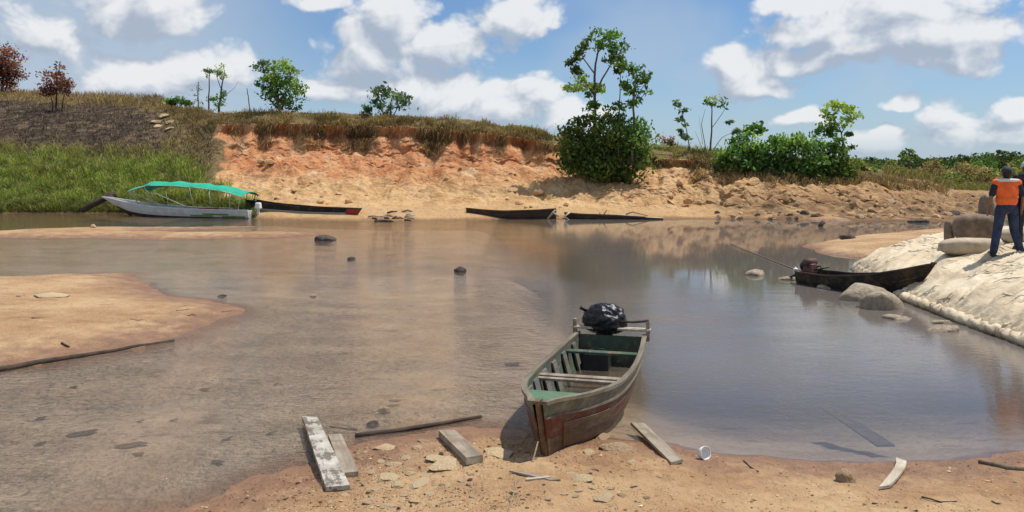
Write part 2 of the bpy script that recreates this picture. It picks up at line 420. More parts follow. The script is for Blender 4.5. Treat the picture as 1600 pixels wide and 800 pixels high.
def mat_rock(name, a, b, scale=3.0):
    t = NT(name); p = t.pos(local=True)
    oi = t.n('ShaderNodeObjectInfo').outputs['Random']
    n = t.noise(p, scale, 6, .65); v = t.vor(p, scale * 1.2)
    c = t.mix(t.ss(n, .32, .68), a, b)
    c = t.mix(t.ss(t.noise(p, scale * 5, 3, .6), .58, .75, 0, .5), c, tuple(q * .5 for q in a))
    c = t.mix(t.m('MULTIPLY', oi, .35), c, tuple(q * .62 for q in b))
    return t.fin(c, .92, t.bump(n, .7, .08), .25)

def mat_tint(name, rough=.7, trans=.25, twosided=True):
    """leaf and blade colour comes from the per-leaf colour, with a little light through"""
    t = NT(name); at = t.n('ShaderNodeVertexColor', layer_name='tint').outputs['Color']
    t.fin(at, rough, None, .25)
    tl = t.n('ShaderNodeBsdfTranslucent'); t.L.new(t.mix(1.0, at, (1.5, 1.6, .7), 'MULTIPLY'), tl.inputs[0])
    mx = t.n('ShaderNodeMixShader'); mx.inputs[0].default_value = trans
    t.L.new(t.b.outputs[0], mx.inputs[1]); t.L.new(tl.outputs[0], mx.inputs[2]); t.L.new(mx.outputs[0], t.out.inputs['Surface'])
    return t.mat

def mat_fabric():
    t = NT('geotextile'); p = t.pos()
    n = t.noise(p, 1.1, 5, .6); f = t.noise(p, 120, 2, .5); st = t.noise(t.pos((3.2, 1.2, 1), rot=(0, 0, R(25))), 1.0, 5, .6)
    c = t.mix(t.ss(n, .3, .7), (.57, .455, .31), (.71, .605, .445))
    c = t.mix(t.ss(st, .52, .66, 0, .55), c, (.36, .27, .175))
    z = t.n('ShaderNodeSeparateXYZ'); t.L.new(p, z.inputs[0])
    c = t.mix(t.ss(t.m('ADD', z.outputs[2], t.m('MULTIPLY', n, .1)), .14, .05, 0, .75), c, (.17, .12, .075))
    cr = t.m('MULTIPLY', t.ss(t.m('ABSOLUTE', t.m('SUBTRACT', t.noise(t.pos((.8, 4.2, 1.2), rot=(0, 0, R(23))), 1.0, 3, .55), .5)), 0, .045, 1, 0), t.ss(t.noise(p, 1.3, 3, .5), .45, .6))
    nb = t.bump(cr, 1.0, .045); nb = t.bump(t.noise(p, 5, 5, .65), .6, .06, nb); nb = t.bump(f, .25, .004, nb)
    return t.fin(c, .9, nb, .2)

mat_ground(); mat_bank(); mat_water(); mat_fabric()
mat_tint('leaf', .5, .35); mat_tint('grass', .75, .3)
W_GREY = mat_wood('weathered_grey_wood', (.18, .14, .10), (.38, .32, .245))
W_DARK = mat_wood('dark_wet_wood', (.03, .022, .018), (.085, .06, .045))
W_PALE = mat_wood('pale_plank_wood', (.36, .30, .22), (.60, .53, .42))
W_BARK = mat_wood('bark', (.075, .055, .04), (.19, .15, .11), axis=2, scale=.6)
W_CHAR = mat_wood('charred_bark', (.018, .014, .012), (.07, .05, .04), axis=2, scale=.6)
W_GREENIN = mat_wood('worn_green_paint', (.13, .115, .09), (.22, .20, .155), paint=(.062, .105, .066), wear=.56)
W_RIB = mat_wood('rib_wood', (.085, .085, .075), (.19, .185, .16))
W_DECK = mat_wood('green_deck_paint', (.13, .14, .10), (.22, .22, .17), paint=(.085, .205, .115), wear=.66)
W_RAIL = mat_wood('rail_wood', (.10, .085, .06), (.24, .205, .15))
W_GUN = mat_wood('gunwale_wood', (.13, .115, .075), (.27, .245, .175), paint=(.15, .185, .11), wear=.47)
W_RED = mat_wood('worn_red_paint', (.11, .07, .045), (.22, .15, .10), paint=(.20, .045, .028), wear=.52)
W_BROWN = mat_wood('hull_brown_wood', (.085, .055, .035), (.205, .14, .085))
W_OCHRE = mat_wood('hull_ochre_wood', (.12, .075, .028), (.27, .17, .06))
W_BLACK = mat_wood('black_hull_paint', (.03, .025, .02), (.07, .058, .045), paint=(.017, .016, .015), wear=.6)
W_FLOOR = mat_wood('bilge_boards', (.03, .019, .013), (.085, .05, .033))
M_WHITE = mat_plain('white_hull_paint', (.62, .64, .63), .4, .12, 3)
M_HULLG = mat_plain('hull_green_paint', (.13, .30, .06), .4, .2)
M_CANOPY = mat_plain('green_canopy_cloth', (.012, .36, .225), .6, .12, 2)
M_POLE = mat_plain('pale_green_pole', (.42, .52, .42), .4, .1)
M_METAL = mat_plain('motor_grey', (.35, .36, .36), .35, .1)
M_RUST = mat_plain('rusty_motor', (.115, .052, .045), .65, .45, 14)
M_DKMET = mat_plain('dark_metal', (.03, .03, .032), .45, .3)
M_REDP = mat_plain('red_paint', (.30, .022, .022), .5, .2)
M_YEL = mat_plain('yellow_plastic', (.75, .62, .04), .4, .08)
M_PLASW = mat_plain('white_plastic', (.78, .78, .76), .35, .06)
M_BILGE = mat_plain('bilge_water', (.035, .022, .014), .06, .3)
M_ROPE = mat_plain('rope', (.25, .19, .12), .9, .3, 40)
M_BAG = mat_plain('black_plastic', (.010, .010, .014), .36, .3, 9, bumpd=.03)
M_SACK = mat_plain('sack_cloth', (.46, .375, .27), .9, .18, 5, bumpd=.02)
M_SACKD = mat_plain('dark_sack_cloth', (.20, .145, .10), .9, .3, 7, bumpd=.02)  # darker brown than the other sack cloth
M_SKIN = mat_plain('skin', (.22, .115, .072), .55, .08)
M_JEANS = mat_plain('jeans', (.024, .036, .075), .85, .45, 9, bumpd=.03)
M_NAVY = mat_plain('navy_cloth', (.018, .021, .035), .85, .3, 12)
M_VEST = mat_plain('orange_vest_cloth', (.80, .13, .025), .7, .15, 9, bumpd=.03)
M_REFL = mat_plain('reflective_band', (.62, .60, .58), .4, .08)
M_SHOE = mat_plain('black_shoes', (.015, .014, .014), .6, .2)
M_CAPD = mat_plain('dark_cap', (.045, .045, .05), .8, .2)
M_TEAL = mat_plain('pale_teal_cap', (.40, .62, .58), .7, .1)
M_HAIR = mat_plain('black_hair', (.012, .010, .009), .6, .2)
ROCK_GREY = mat_rock('grey_rock', (.22, .17, .12), (.46, .38, .28))
ROCK_DARK = mat_rock('dark_rock', (.05, .042, .036), (.13, .105, .085))
ROCK_PALE = mat_rock('pale_stone', (.50, .35, .19), (.66, .51, .32), 5)
ROCK_TAN = mat_rock('tan_stone', (.32, .21, .12), (.50, .36, .22), 5)
ROCK_CLAY = mat_rock('clay_clod', (.47, .26, .13), (.66, .43, .24), 3)

# ------------------------------------------------------------------ ground: near beach, river bed, sand bars
def px_pt(px, row, z=0.0):
    Y = F * (H - z) / (row - HOR); return ((px - 800) / F * Y, Y)
def at(px, row, Y):                       # a point seen at (px,row) standing at distance Y
    return Vector(((px - 800) / F * Y, Y, H - (row - HOR) * Y / F))
def poly(pts): return np.array([px_pt(*p) for p in pts])
shore = poly([(-900, 905), (-100, 850), (150, 818), (290, 795), (400, 752), (480, 727), (560, 697), (640, 677), (720, 668), (800, 670), (900, 676), (1000, 690), (1090, 702), (1200, 714), (1300, 722), (1400, 722), (1500, 718), (1600, 706), (1900, 680), (2600, 640)])
beach = np.vstack([shore, [[30, 5.5], [60, -30], [-60, -30], [-40, 3.5]]])
spit = np.vstack([poly([(-700, 430), (-200, 430), (0, 432), (120, 428), (205, 427), (225, 442), (262, 462), (320, 468), (378, 482), (374, 492), (330, 504), (280, 526), (200, 544), (100, 561), (0, 577), (-200, 612)]), [[-16, 9.0], [-30, 9], [-32, 20]]])
bars = [poly([(-80, 366), (60, 359), (150, 356.5), (300, 356), (420, 353), (330, 358), (215, 362), (300, 364), (420, 363.5), (520, 365), (430, 371), (260, 374.5), (120, 372), (-80, 372)]),
        poly([(1250, 384), (1330, 371), (1430, 362), (1500, 358), (1640, 362), (1900, 372), (1900, 410), (1500, 415), (1360, 406), (1285, 396)]),
        poly([(1225, 341), (1260, 335), (1300, 338), (1345, 343), (1330, 346), (1270, 345)])]
toe = np.array([(7.1, 5), (7.25, 9), (7.48, 12.0), (7.55, 14.1), (7.72, 16.5), (8.1, 19), (8.75, 21.6), (9.6, 22.8), (11, 23.6), (14, 24.6), (30, 27), (30, 3), (7.2, 3)])
def sdist(P, X, Y):
    """signed distance to polygon, positive inside"""
    if X.size <= 4:
        A = P; Bp = np.roll(P, -1, 0); out = []
        for x, y in zip(X.ravel(), Y.ravel()):
            D = Bp - A; q = (D ** 2).sum(1) + 1e-12; t = np.clip(((x - A[:, 0]) * D[:, 0] + (y - A[:, 1]) * D[:, 1]) / q, 0, 1)
            dd = math.sqrt(((x - A[:, 0] - t * D[:, 0]) ** 2 + (y - A[:, 1] - t * D[:, 1]) ** 2).min())
            c = ((A[:, 1] > y) != (Bp[:, 1] > y)) & (x < D[:, 0] * (y - A[:, 1]) / (D[:, 1] + 1e-12) + A[:, 0]); out.append(dd if c.sum() % 2 else -dd)
        return np.array(out).reshape(X.shape)
    d = np.full(X.shape, 1e9); ins = np.zeros(X.shape, bool); n = len(P)
    for i in range(n):
        ax, ay = P[i]; bx, by = P[(i + 1) % n]
        dx, dy = bx - ax, by - ay; q = dx * dx + dy * dy + 1e-12
        t = np.clip(((X - ax) * dx + (Y - ay) * dy) / q, 0, 1)
        d = np.minimum(d, (X - ax - t * dx) ** 2 + (Y - ay - t * dy) ** 2)
        c = ((ay > Y) != (by > Y)) & (X < (bx - ax) * (Y - ay) / (by - ay + 1e-12) + ax); ins ^= c
    d = np.sqrt(d); return np.where(ins, d, -d)
def gz(X, Y):
    X = np.asarray(X, float); Y = np.asarray(Y, float)
    wob = .16 * pnoise(X * 1.6, Y * 1.6) + .06 * pnoise(X * 5, Y * 5)
    a = sdist(beach, X, Y) + wob; b = sdist(spit, X, Y) + wob * 1.6
    land = np.where(a > 0, .55 * (1 - np.exp(-a / 4.2)), 0)
    land = np.maximum(land, np.where(b > 0, .22 * (1 - np.exp(-b / 1.6)), 0))
    dmin = np.minimum(-a, -b)
    for P, hgt in zip(bars, (.17, .28, .22)):
        c = sdist(P, X, Y) + .35 * pnoise(X * .6, Y * .9)
        land = np.maximum(land, np.where(c > 0, hgt * (1 - np.exp(-c / .9)), 0)); dmin = np.minimum(dmin, -c)
    dmin = np.maximum(np.minimum(dmin, -sdist(toe, X, Y) * 2.2 + .08), 0)
    dmax = .17 + .75 * sst(X + .06 * (Y - 8), .2, 2.6) + .25 * sst(Y, 14, 24) - .17 * sst(X, 0, -2) * sst(Y, 26, 30)
    # submerged sand lip across the run
    lip = np.exp(-((Y - 20.5 + .12 * X) / 1.2) ** 2) * sst(X, 1.5, -.5)
    depth = dmax * (1 - np.exp(-dmin / (1.9 + 1.3 * sst(X, .5, 3) * (1 - sst(Y, 10, 13))))) * (1 - .7 * lip)
    depth = np.where(Y > 39, depth + (Y - 39) * .12, depth)
    z = np.where(land > 0, land, -depth)
    micro = .030 * fbm(X * 1.9, Y * 1.9, 1.0, 4) + .016 * fbm(X * 8, Y * 8, 2.0, 3) - .016 * np.maximum(0, pnoise(X * 4, Y * 4, 5) - .15)
    return z + micro * (.35 + .9 * sst(land, .01, .12))
def ground_at(px, row):
    Y = F * H / (row - HOR)
    for _ in range(4):
        z = float(gz((px - 800) / F * Y, Y)); Y = .2 * Y + .8 * F * (H - max(z, -.3)) / (row - HOR)
    X = (px - 800) / F * Y; return Vector((X, Y, float(gz(X, Y))))

def build_ground():
    ys = [-30, -20, -12, -6, 0, 3, 4.5]; y = 5.2
    while y < 46: ys.append(y); y += .036 * (max(y, 6) / 6) ** 1.35
    xs = list(np.arange(-6.2, 6.2, .042)); step = .05; x = 6.2
    pos = []
    while x < 60: pos.append(x); x += step; step *= 1.04
    xs = [-v for v in reversed(pos)] + xs + pos
    X, Y = np.meshgrid(np.array(xs), np.array(ys)); Z = gz(X, Y)
    me = np_mesh('ground', np.stack([X, Y, Z], -1).reshape(-1, 3), grid_faces(len(ys), len(xs)))
    tag(link('ground', me, MATS['ground_sand']), kind='structure')
build_ground()

m = MB(); m.add([(-120, -28, 0), (120, -28, 0), (120, 62, 0), (-120, 62, 0)], [(0, 1, 2, 3)]); o = m.build('river', MATS['river_water']); tag(o, kind='structure')

# ------------------------------------------------------------------ far bank with the eroded bluff
#  column: (waterline Y) then (row, Y) of beach top, slope, cliff foot, cliff top, skyline, and depth behind
PROF = {
 -700: [(335, 50), (300, 53), (262, 58), (225, 64), (180, 72), (150, 85), (8.5, 130)],
 0:    [(333, 50), (310, 52), (262, 56), (225, 61), (172, 70), (143, 82), (8.5, 130)],
 130:  [(333, 50), (310, 52), (265, 55.5), (232, 60), (180, 68), (148, 80), (8.0, 130)],
 240:  [(334, 50), (312, 51.5), (270, 54.5), (235, 59), (190, 66), (152, 77), (7.5, 130)],
 290:  [(336, 48), (308, 50.5), (265, 54.5), (232, 58), (192, 63), (172, 70), (6.5, 130)],
 345:  [(339, 46), (312, 48.5), (275, 52.5), (240, 56), (196, 58.5), (177, 62), (5.8, 130)],
 450:  [(343, 43), (316, 47), (282, 51), (238, 55), (192, 56.2), (175, 60), (5.6, 130)],
 540:  [(346, 42), (318, 47), (285, 51), (242, 55.2), (196, 56.0), (177, 59), (5.4, 130)],
 620:  [(346, 42), (318, 47), (285, 51), (240, 54.6), (198, 55.5), (181, 58.5), (5.0, 130)],
 720:  [(345, 42.5), (318, 46.5), (288, 50), (250, 53.6), (205, 54.6), (187, 58), (4.8, 130)],
 800:  [(341, 44), (318, 46.5), (290, 49.5), (256, 52.5), (214, 53.8), (196, 57), (4.2, 130)],
 870:  [(341, 44), (320, 46.5), (295, 49), (264, 51.5), (226, 53), (212, 56), (3.6, 130)],
 960:  [(341, 44), (324, 46.2), (300, 48.5), (280, 50.0), (238, 51.5), (222, 56), (3.0, 130)],
 1060: [(341, 44), (325, 46), (305, 47.8), (282, 49), (250, 50.6), (231, 56), (2.8, 130)],
 1130: [(341, 44), (325, 46), (305, 47.4), (284, 48.6), (254, 50.2), (236, 56), (2.6, 130)],
 1250: [(344, 43), (326, 45), (306, 46.6), (288, 47.8), (264, 49.6), (250, 55), (2.2, 130)],
 1350: [(347, 42), (332, 44), (306, 46.8), (288, 48.4), (270, 50.2), (263, 55), (1.8, 130)],
 1430: [(349, 41.5), (336, 43.5), (316, 46.6), (296, 49.5), (280, 52.5), (275, 58), (1.5, 130)],
 1500: [(349, 41.5), (336, 45), (318, 50), (308, 55), (298, 61), (292, 70), (1.3, 130)],
 1600: [(345, 43), (334, 48), (320, 53), (310, 58), (301, 64), (292, 74), (1.2, 130)],
 2400: [(345, 43), (334, 48), (320, 53), (310, 58), (301, 64), (292, 74), (1.2, 130)],
}
PK = sorted(PROF)
def profile(px):
    i = max(0, min(len(PK) - 2, int(np.searchsorted(PK, px)) - 1)); a, b = PK[i], PK[i + 1]
    t = min(1, max(0, (px - a) / (b - a))); t = t * t * (3 - 2 * t)
    P = [((1 - t) * p[0] + t * q[0], (1 - t) * p[1] + t * q[1]) for p, q in zip(PROF[a], PROF[b])]
    out = [(P[0][1] - 7, -1.3), (P[0][1], 0.0)]
    out += [(Y, H - (r - HOR) * Y / F) for r, Y in P[1:6]]
    out += [(P[5][1] + 12, out[-1][1] - .5), (P[6][1], P[6][0] * .8), (600, .9), (2500, .9)]
    return out
def bank_z(px, Y):
    p = profile(px); return float(np.interp(Y, [q[0] for q in p], [q[1] for q in p]))
def bank_pt(px, row):                      # a point on the bank's front seen at (px,row)
    p = profile(px)
    best = None
    for i in range(1, 6):
        (y0, z0), (y1, z1) = p[i], p[i + 1]
        for t in np.linspace(0, 1, 20):
            Y = y0 + (y1 - y0) * t; z = z0 + (z1 - z0) * t; r = HOR + F * (H - z) / Y
            if best is None or abs(r - row) < best[0]: best = (abs(r - row), Y, z)
    return Vector(((px - 800) / F * best[1], best[1], best[2]))
SEG = [6, 30, 60, 60, 64, 24, 8, 10, 6, 4]
def build_bank():
    cols = np.concatenate([np.arange(-700, -40, 8), np.arange(-40, 1640, 2.0), np.arange(1640, 2400, 8)])
    tt = np.concatenate([np.arange(n) / n + i for i, n in enumerate(SEG)] + [[len(SEG)]])
    PY = np.zeros((len(tt), len(cols))); PZ = PY.copy()
    for j, c in enumerate(cols):
        # edge of the bluff wanders: bays and noses
        p = profile(c)
        PY[:, j] = np.interp(tt, np.arange(len(p)), [q[0] for q in p]); PZ[:, j] = np.interp(tt, np.arange(len(p)), [q[1] for q in p])
    C = np.broadcast_to(cols[None], PY.shape); T = np.broadcast_to(tt[:, None], PY.shape)
    X = (C - 800) / F * PY
    right = sst(C, 300, 380)                                   # the eroded part
    face = np.exp(-((T - 4.6) / .75) ** 2) * right * (1 - .6 * sst(C, 1330, 1450))
    talus = sst(T, 1.6, 2.6) * (1 - sst(T, 4.2, 4.8)) * right
    # bays in plan
    bay = 1.3 * pnoise(X * .16, 3.1, 0) + .7 * pnoise(X * .42, 8.1, 0) + .35 * pnoise(X * 1.1, 1.7, 0)
    gul = .95 * (1 - 2.2 * np.abs(pnoise(X * .75, PZ * .12, 4.0))) + .25 * fbm(X * 1.7, PZ * .5, 9.0, 4)
    blk = .22 * fbm(X * 1.3, PZ * 1.6, PY * .8, 4)
    keep = sst(T, 1.2, 3.5) * (1 - sst(T, 5.6, 6.5))
    PY = PY + keep * right * bay * .8 + face * gul + talus * blk * (1.6 + 1.4 * sst(C, 850, 1000))
    led = fbm(X * .55, PZ * 2.4, 2.2, 4); PY = PY + talus * .40 * np.abs(led) * (.3 + .8 * sst(PZ, 1.6, 3.2))
    under = np.exp(-((T - 4.75) / .22) ** 2) * right * sst(1320 - C, 0, 60)
    PY = PY + under * (.55 + 1.5 * np.maximum(0, pnoise(X * .45, 6.6) + .08) + .4 * pnoise(X * 1.7, 2.6))          # hollow under the turf
    PZ = PZ + talus * (.52 * fbm(X * .55, PY * .55, 0, 6, .58) + .28 * np.maximum(0, pnoise(X * 1.5, PY * 1.5, 7)) - .30 * np.abs(pnoise(X * .8 + .3 * PY, PY * .22, 3))) + sst(T, 1, 2) * (1 - sst(T, 2.6, 3.2)) * .10 * fbm(X * .6, PY * .6, 3, 4)
    crest = sst(T, 4.8, 5.2) * (1 - sst(T, 7, 8))
    PZ = PZ + crest * (.16 * fbm(X * .35, PY * .3, 5, 4) + .10 * right * pnoise(X * 1.2, PY, 2))
    left = (1 - right) * sst(T, 1.3, 2) * (1 - sst(T, 7, 8)); PZ = PZ + left * .28 * fbm(X * .45, PY * .45, 8, 4)
    X = (C - 800) / F * PY
    Cn = C + 34 * fbm(X * .3, PY * .35, 4, 4) + 30 * (T - 4) * 0
    veg = np.maximum(sst(T, 4.98, 5.15) * right, (1 - sst(Cn, 318, 372)) * sst(T, 1.0, 1.25))
    veg = np.maximum(veg, sst(C, 1120, 1160) * sst(T, 4.3, 4.7) * (1 - sst(C, 1390, 1440)))
    veg = np.where(T > 7, 1, veg)
    Tn = T + .5 * fbm(X * .22, PY * .22, 6, 4)
    burn = sst(Tn, 3.4, 4.0) * (1 - sst(Tn, 5.3, 5.75)) * (1 - sst(Cn, 215, 300))
    col = np.stack([veg, burn, veg * 0], -1).reshape(-1, 3)
    me = np_mesh('far_bank', np.stack([X, PY, PZ], -1).reshape(-1, 3), grid_faces(len(tt), len(cols)), True, col)
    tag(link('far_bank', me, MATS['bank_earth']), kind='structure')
    return cols, tt, X, PY, PZ
BC, BT, BX, BY, BZ = build_bank()
def bank_sample(px, t):
    """real surface points at column px and profile parameter t (arrays)"""
    j = np.clip(np.searchsorted(BC, px), 0, len(BC) - 1); i = np.clip(np.searchsorted(BT, t), 0, len(BT) - 1)
    return np.stack([BX[i, j], BY[i, j], BZ[i, j]], -1)

# ------------------------------------------------------------------ grasses (uncountable)
def blades(base, length, width, lean, colr, name, label, droop=.35, cat='grass'):
    """base (N,3); lean (N,3) unit-ish direction; makes bent blades of quad + quad"""
    n = len(base); a = rng.uniform(0, 2 * math.pi, n)
    side = np.stack([np.cos(a), np.sin(a), np.zeros(n)], -1) * (width[:, None] / 2)
    d = lean / np.linalg.norm(lean, axis=1)[:, None]
    mid = base + d * (length * .55)[:, None]
    tip = mid + (d * .6 + np.stack([rng.normal(0, .3, n), rng.normal(0, .3, n), -np.full(n, droop)], -1)) * (length * .45)[:, None]
    V = np.stack([base - side, base + side, mid + side * .8, mid - side * .8, tip + side * .15, tip - side * .15], 1).reshape(-1, 3)
    b = np.arange(n)[:, None] * 6
    Fc = np.concatenate([b + np.array([[0, 1, 2, 3]]), b + np.array([[3, 2, 4, 5]])], 0)
    c = np.repeat(colr, 6, 0)
    me = np_mesh(name, V, Fc, False, c)
    return tag(link(name, me, MATS['grass']), label, cat, kind='stuff')
def pal(n, cols, jit=.25):
    cols = np.array(cols); c = cols[rng.integers(0, len(cols), n)]
    return np.clip(c * (1 + rng.normal(0, jit, (n, 1))), .005, .9)
def upright(n, s=.35): return np.stack([rng.normal(0, s, n), rng.normal(0, s, n), np.ones(n)], -1)
GREEN = [(.20, .26, .055), (.26, .32, .075), (.13, .18, .04), (.34, .37, .11), (.34, .30, .11)]
DRY = [(.33, .225, .115), (.26, .165, .082), (.17, .11, .055), (.21, .165, .07), (.42, .30, .16)]
CHAR = [(.05, .038, .032), (.11, .08, .06), (.025, .02, .018), (.20, .15, .10), (.30, .23, .13)]
def scatter(n, px0, px1, t0, t1):
    px = rng.uniform(px0, px1, n); t = rng.uniform(t0, t1, n); return px, t, bank_sample(px, t)
def far_grass():
    px, t, P = scatter(85000, -250, 400, 1.0, 4.2)
    lim = 3.75 + .5 * pnoise(px * .02, 1.3) + .7 * fbm(P[:, 0] * .5, P[:, 1] * .5, 9, 3) + rng.normal(0, .30, len(px)) - 2.4 * sst(px + 40 * pnoise(P[:, 0] * .6, P[:, 1] * .6), 270, 400)
    k = (t < lim) & (rng.random(len(px)) < .92); px, t, P = px[k], t[k], P[k]; n = len(P)
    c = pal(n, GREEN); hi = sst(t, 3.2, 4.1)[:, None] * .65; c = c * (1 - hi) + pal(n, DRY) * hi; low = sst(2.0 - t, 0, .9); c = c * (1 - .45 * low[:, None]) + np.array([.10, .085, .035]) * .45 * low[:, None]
    pat = sst(fbm(P[:, 0] * .35, P[:, 1] * .35, 2, 3), .05, .35)[:, None]; c = c * (1 - .5 * pat) + np.array([.17, .15, .055]) * .5 * pat
    cl = fbm(P[:, 0] * .9, P[:, 1] * .9, 1, 3); c = c * (.72 + .5 * sst(cl, -.3, .4))[:, None]
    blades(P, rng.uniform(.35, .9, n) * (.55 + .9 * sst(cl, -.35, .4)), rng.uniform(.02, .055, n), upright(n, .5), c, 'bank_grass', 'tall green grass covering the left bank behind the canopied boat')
    px, t, P = scatter(36000, -250, 330, 3.3, 6.3); k = rng.random(len(px)) < (.40 + .60 * sst(t, 5.2, 5.7)); px, t, P = px[k], t[k], P[k]; n = len(P)
    top = sst(t, 5.15, 5.6)[:, None]
    nz = sst(fbm(P[:, 0] * .2, P[:, 1] * .2, 5, 3), .0, .3)[:, None]
    c = pal(n, CHAR) * (1 - top) + (pal(n, DRY) * (1 - nz * .7) + pal(n, CHAR) * nz * .7) * top
    blades(P, rng.uniform(.25, .6, n) + .35 * top[:, 0], rng.uniform(.02, .05, n), upright(n, .6), c, 'burnt_scrub', 'blackened burnt grass and scrub on the upper left slope')
    # dry turf on the bluff, hanging over its edge
    px, t, P = scatter(44000, 265, 1340, 4.96, 6.2); k = rng.random(len(px)) < np.clip(1.35 - (t - 5) * .6, .3, 1) * sst(fbm(P[:, 0] * .5, P[:, 1] * .5, 7, 3), -.35, .05); px, t, P = px[k], t[k], P[k]
    path = ((px > 862) & (px < 880)) | ((px > 1012) & (px < 1050) & (t < 5.6)); P, px, t = P[~path], px[~path], t[~path]; n = len(P)
    g = sst(px, 660, 1100)[:, None] * sst(t, 5.05, 5.5)[:, None] * .7 + .04
    c = pal(n, DRY) * (1 - g) + pal(n, [(.24, .26, .07), (.17, .20, .05), (.34, .30, .10)]) * g
    c = c * (.55 + .6 * sst(fbm(P[:, 0] * .25, P[:, 1] * .3, 3, 4), -.25, .35))[:, None]
    blades(P, rng.uniform(.15, .45, n) * (1 + .8 * (rng.random(n) > .93)) * (.4 + 1.5 * sst(fbm(P[:, 0] * .8, P[:, 1] * .8, 12, 3), -.3, .5)), rng.uniform(.02, .05, n), upright(n, .55), c, 'bluff_top_grass', 'dry yellow brown grass along the top of the eroded bluff')
    n = 34000; px = rng.uniform(270, 1335, n)
    dens = .05 + .80 * sst(pnoise(px * .017, 2.2) + .6 * pnoise(px * .06, 7.7), .0, .30)
    dens = np.where((px > 318) & (px < 366), .06, dens)
    k = rng.random(n) < dens; px = px[k]; n = len(px)
    drop = np.clip(.75 + 1.3 * pnoise(px * .017, 2.2) + .9 * pnoise(px * .05, 4.4), .12, 1.25)
    t = 5.08 - rng.random(n) ** 1.4 * drop * .85
    P = bank_sample(px, t); P[:, 1] -= .05
    lean = np.stack([rng.normal(0, .3, n), -np.abs(rng.normal(.55, .3, n)), rng.normal(-.25, .5, n)], -1)
    c = pal(n, [(.29, .185, .095), (.21, .135, .07), (.38, .255, .13), (.15, .10, .052), (.23, .18, .075)])
    blades(P, rng.uniform(.35, .85, n), rng.uniform(.02, .05, n), lean, c, 'hanging_grass', 'brown dead grass hanging over the edge of the eroded bluff', droop=.9)
    # brownish brush under the right hand bushes
    px, t, P = scatter(5000, 1120, 1480, 3.9, 4.7); n = len(P)
    blades(P, rng.uniform(.3, .8, n), rng.uniform(.02, .05, n), upright(n, .6), pal(n, [(.24, .165, .095), (.15, .105, .065), (.32, .23, .13)]), 'dry_brush', 'dry brown brush below the row of green bushes')
    px, t, P = scatter(9000, 1380, 1800, 5.0, 6.6); n = len(P)
    blades(P, rng.uniform(.3, .9, n), rng.uniform(.03, .06, n), upright(n, .4), pal(n, [(.20, .17, .06), (.13, .14, .04), (.28, .22, .10)]), 'meadow_grass', 'yellow green grass behind the pale sand on the right')
far_grass()

# ------------------------------------------------------------------ trees and bushes
def leaf_mesh(name, C, size, colr, aspect=.5, up=.3):
    n = len(C); a = rng.normal(size=(n, 3)); a[:, 2] -= .25; a /= np.linalg.norm(a, axis=1)[:, None]
    nrm = rng.normal(size=(n, 3)); nrm[:, 2] += up * 2; b = np.cross(nrm, a); b /= np.linalg.norm(b, axis=1)[:, None] + 1e-9
    s = size * rng.uniform(.5, 1.6, n); a *= s[:, None] / 2; b *= s[:, None] * aspect / 2
    V = np.stack([C - a, C + b, C + a, C - b], 1).reshape(-1, 3)
    return np_mesh(name, V, np.arange(n * 4).reshape(-1, 4), False, np.repeat(colr, 4, 0))
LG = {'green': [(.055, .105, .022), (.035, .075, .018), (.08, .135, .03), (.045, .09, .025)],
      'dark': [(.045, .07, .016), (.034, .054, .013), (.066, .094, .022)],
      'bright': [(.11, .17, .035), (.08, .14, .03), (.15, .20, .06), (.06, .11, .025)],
      'lime': [(.15, .20, .04), (.11, .16, .035), (.19, .23, .07)],
      'grey': [(.06, .095, .055), (.085, .12, .075), (.04, .07, .04)],
      'pale': [(.16, .20, .10), (.24, .27, .17), (.10, .14, .06)],
      'red': [(.13, .045, .035), (.085, .035, .03), (.17, .075, .05), (.06, .03, .025)],
      'brown': [(.16, .115, .06), (.11, .085, .045), (.20, .14, .075), (.09, .09, .04)],
      'olive': [(.12, .125, .045), (.09, .10, .035), (.16, .15, .06)]}
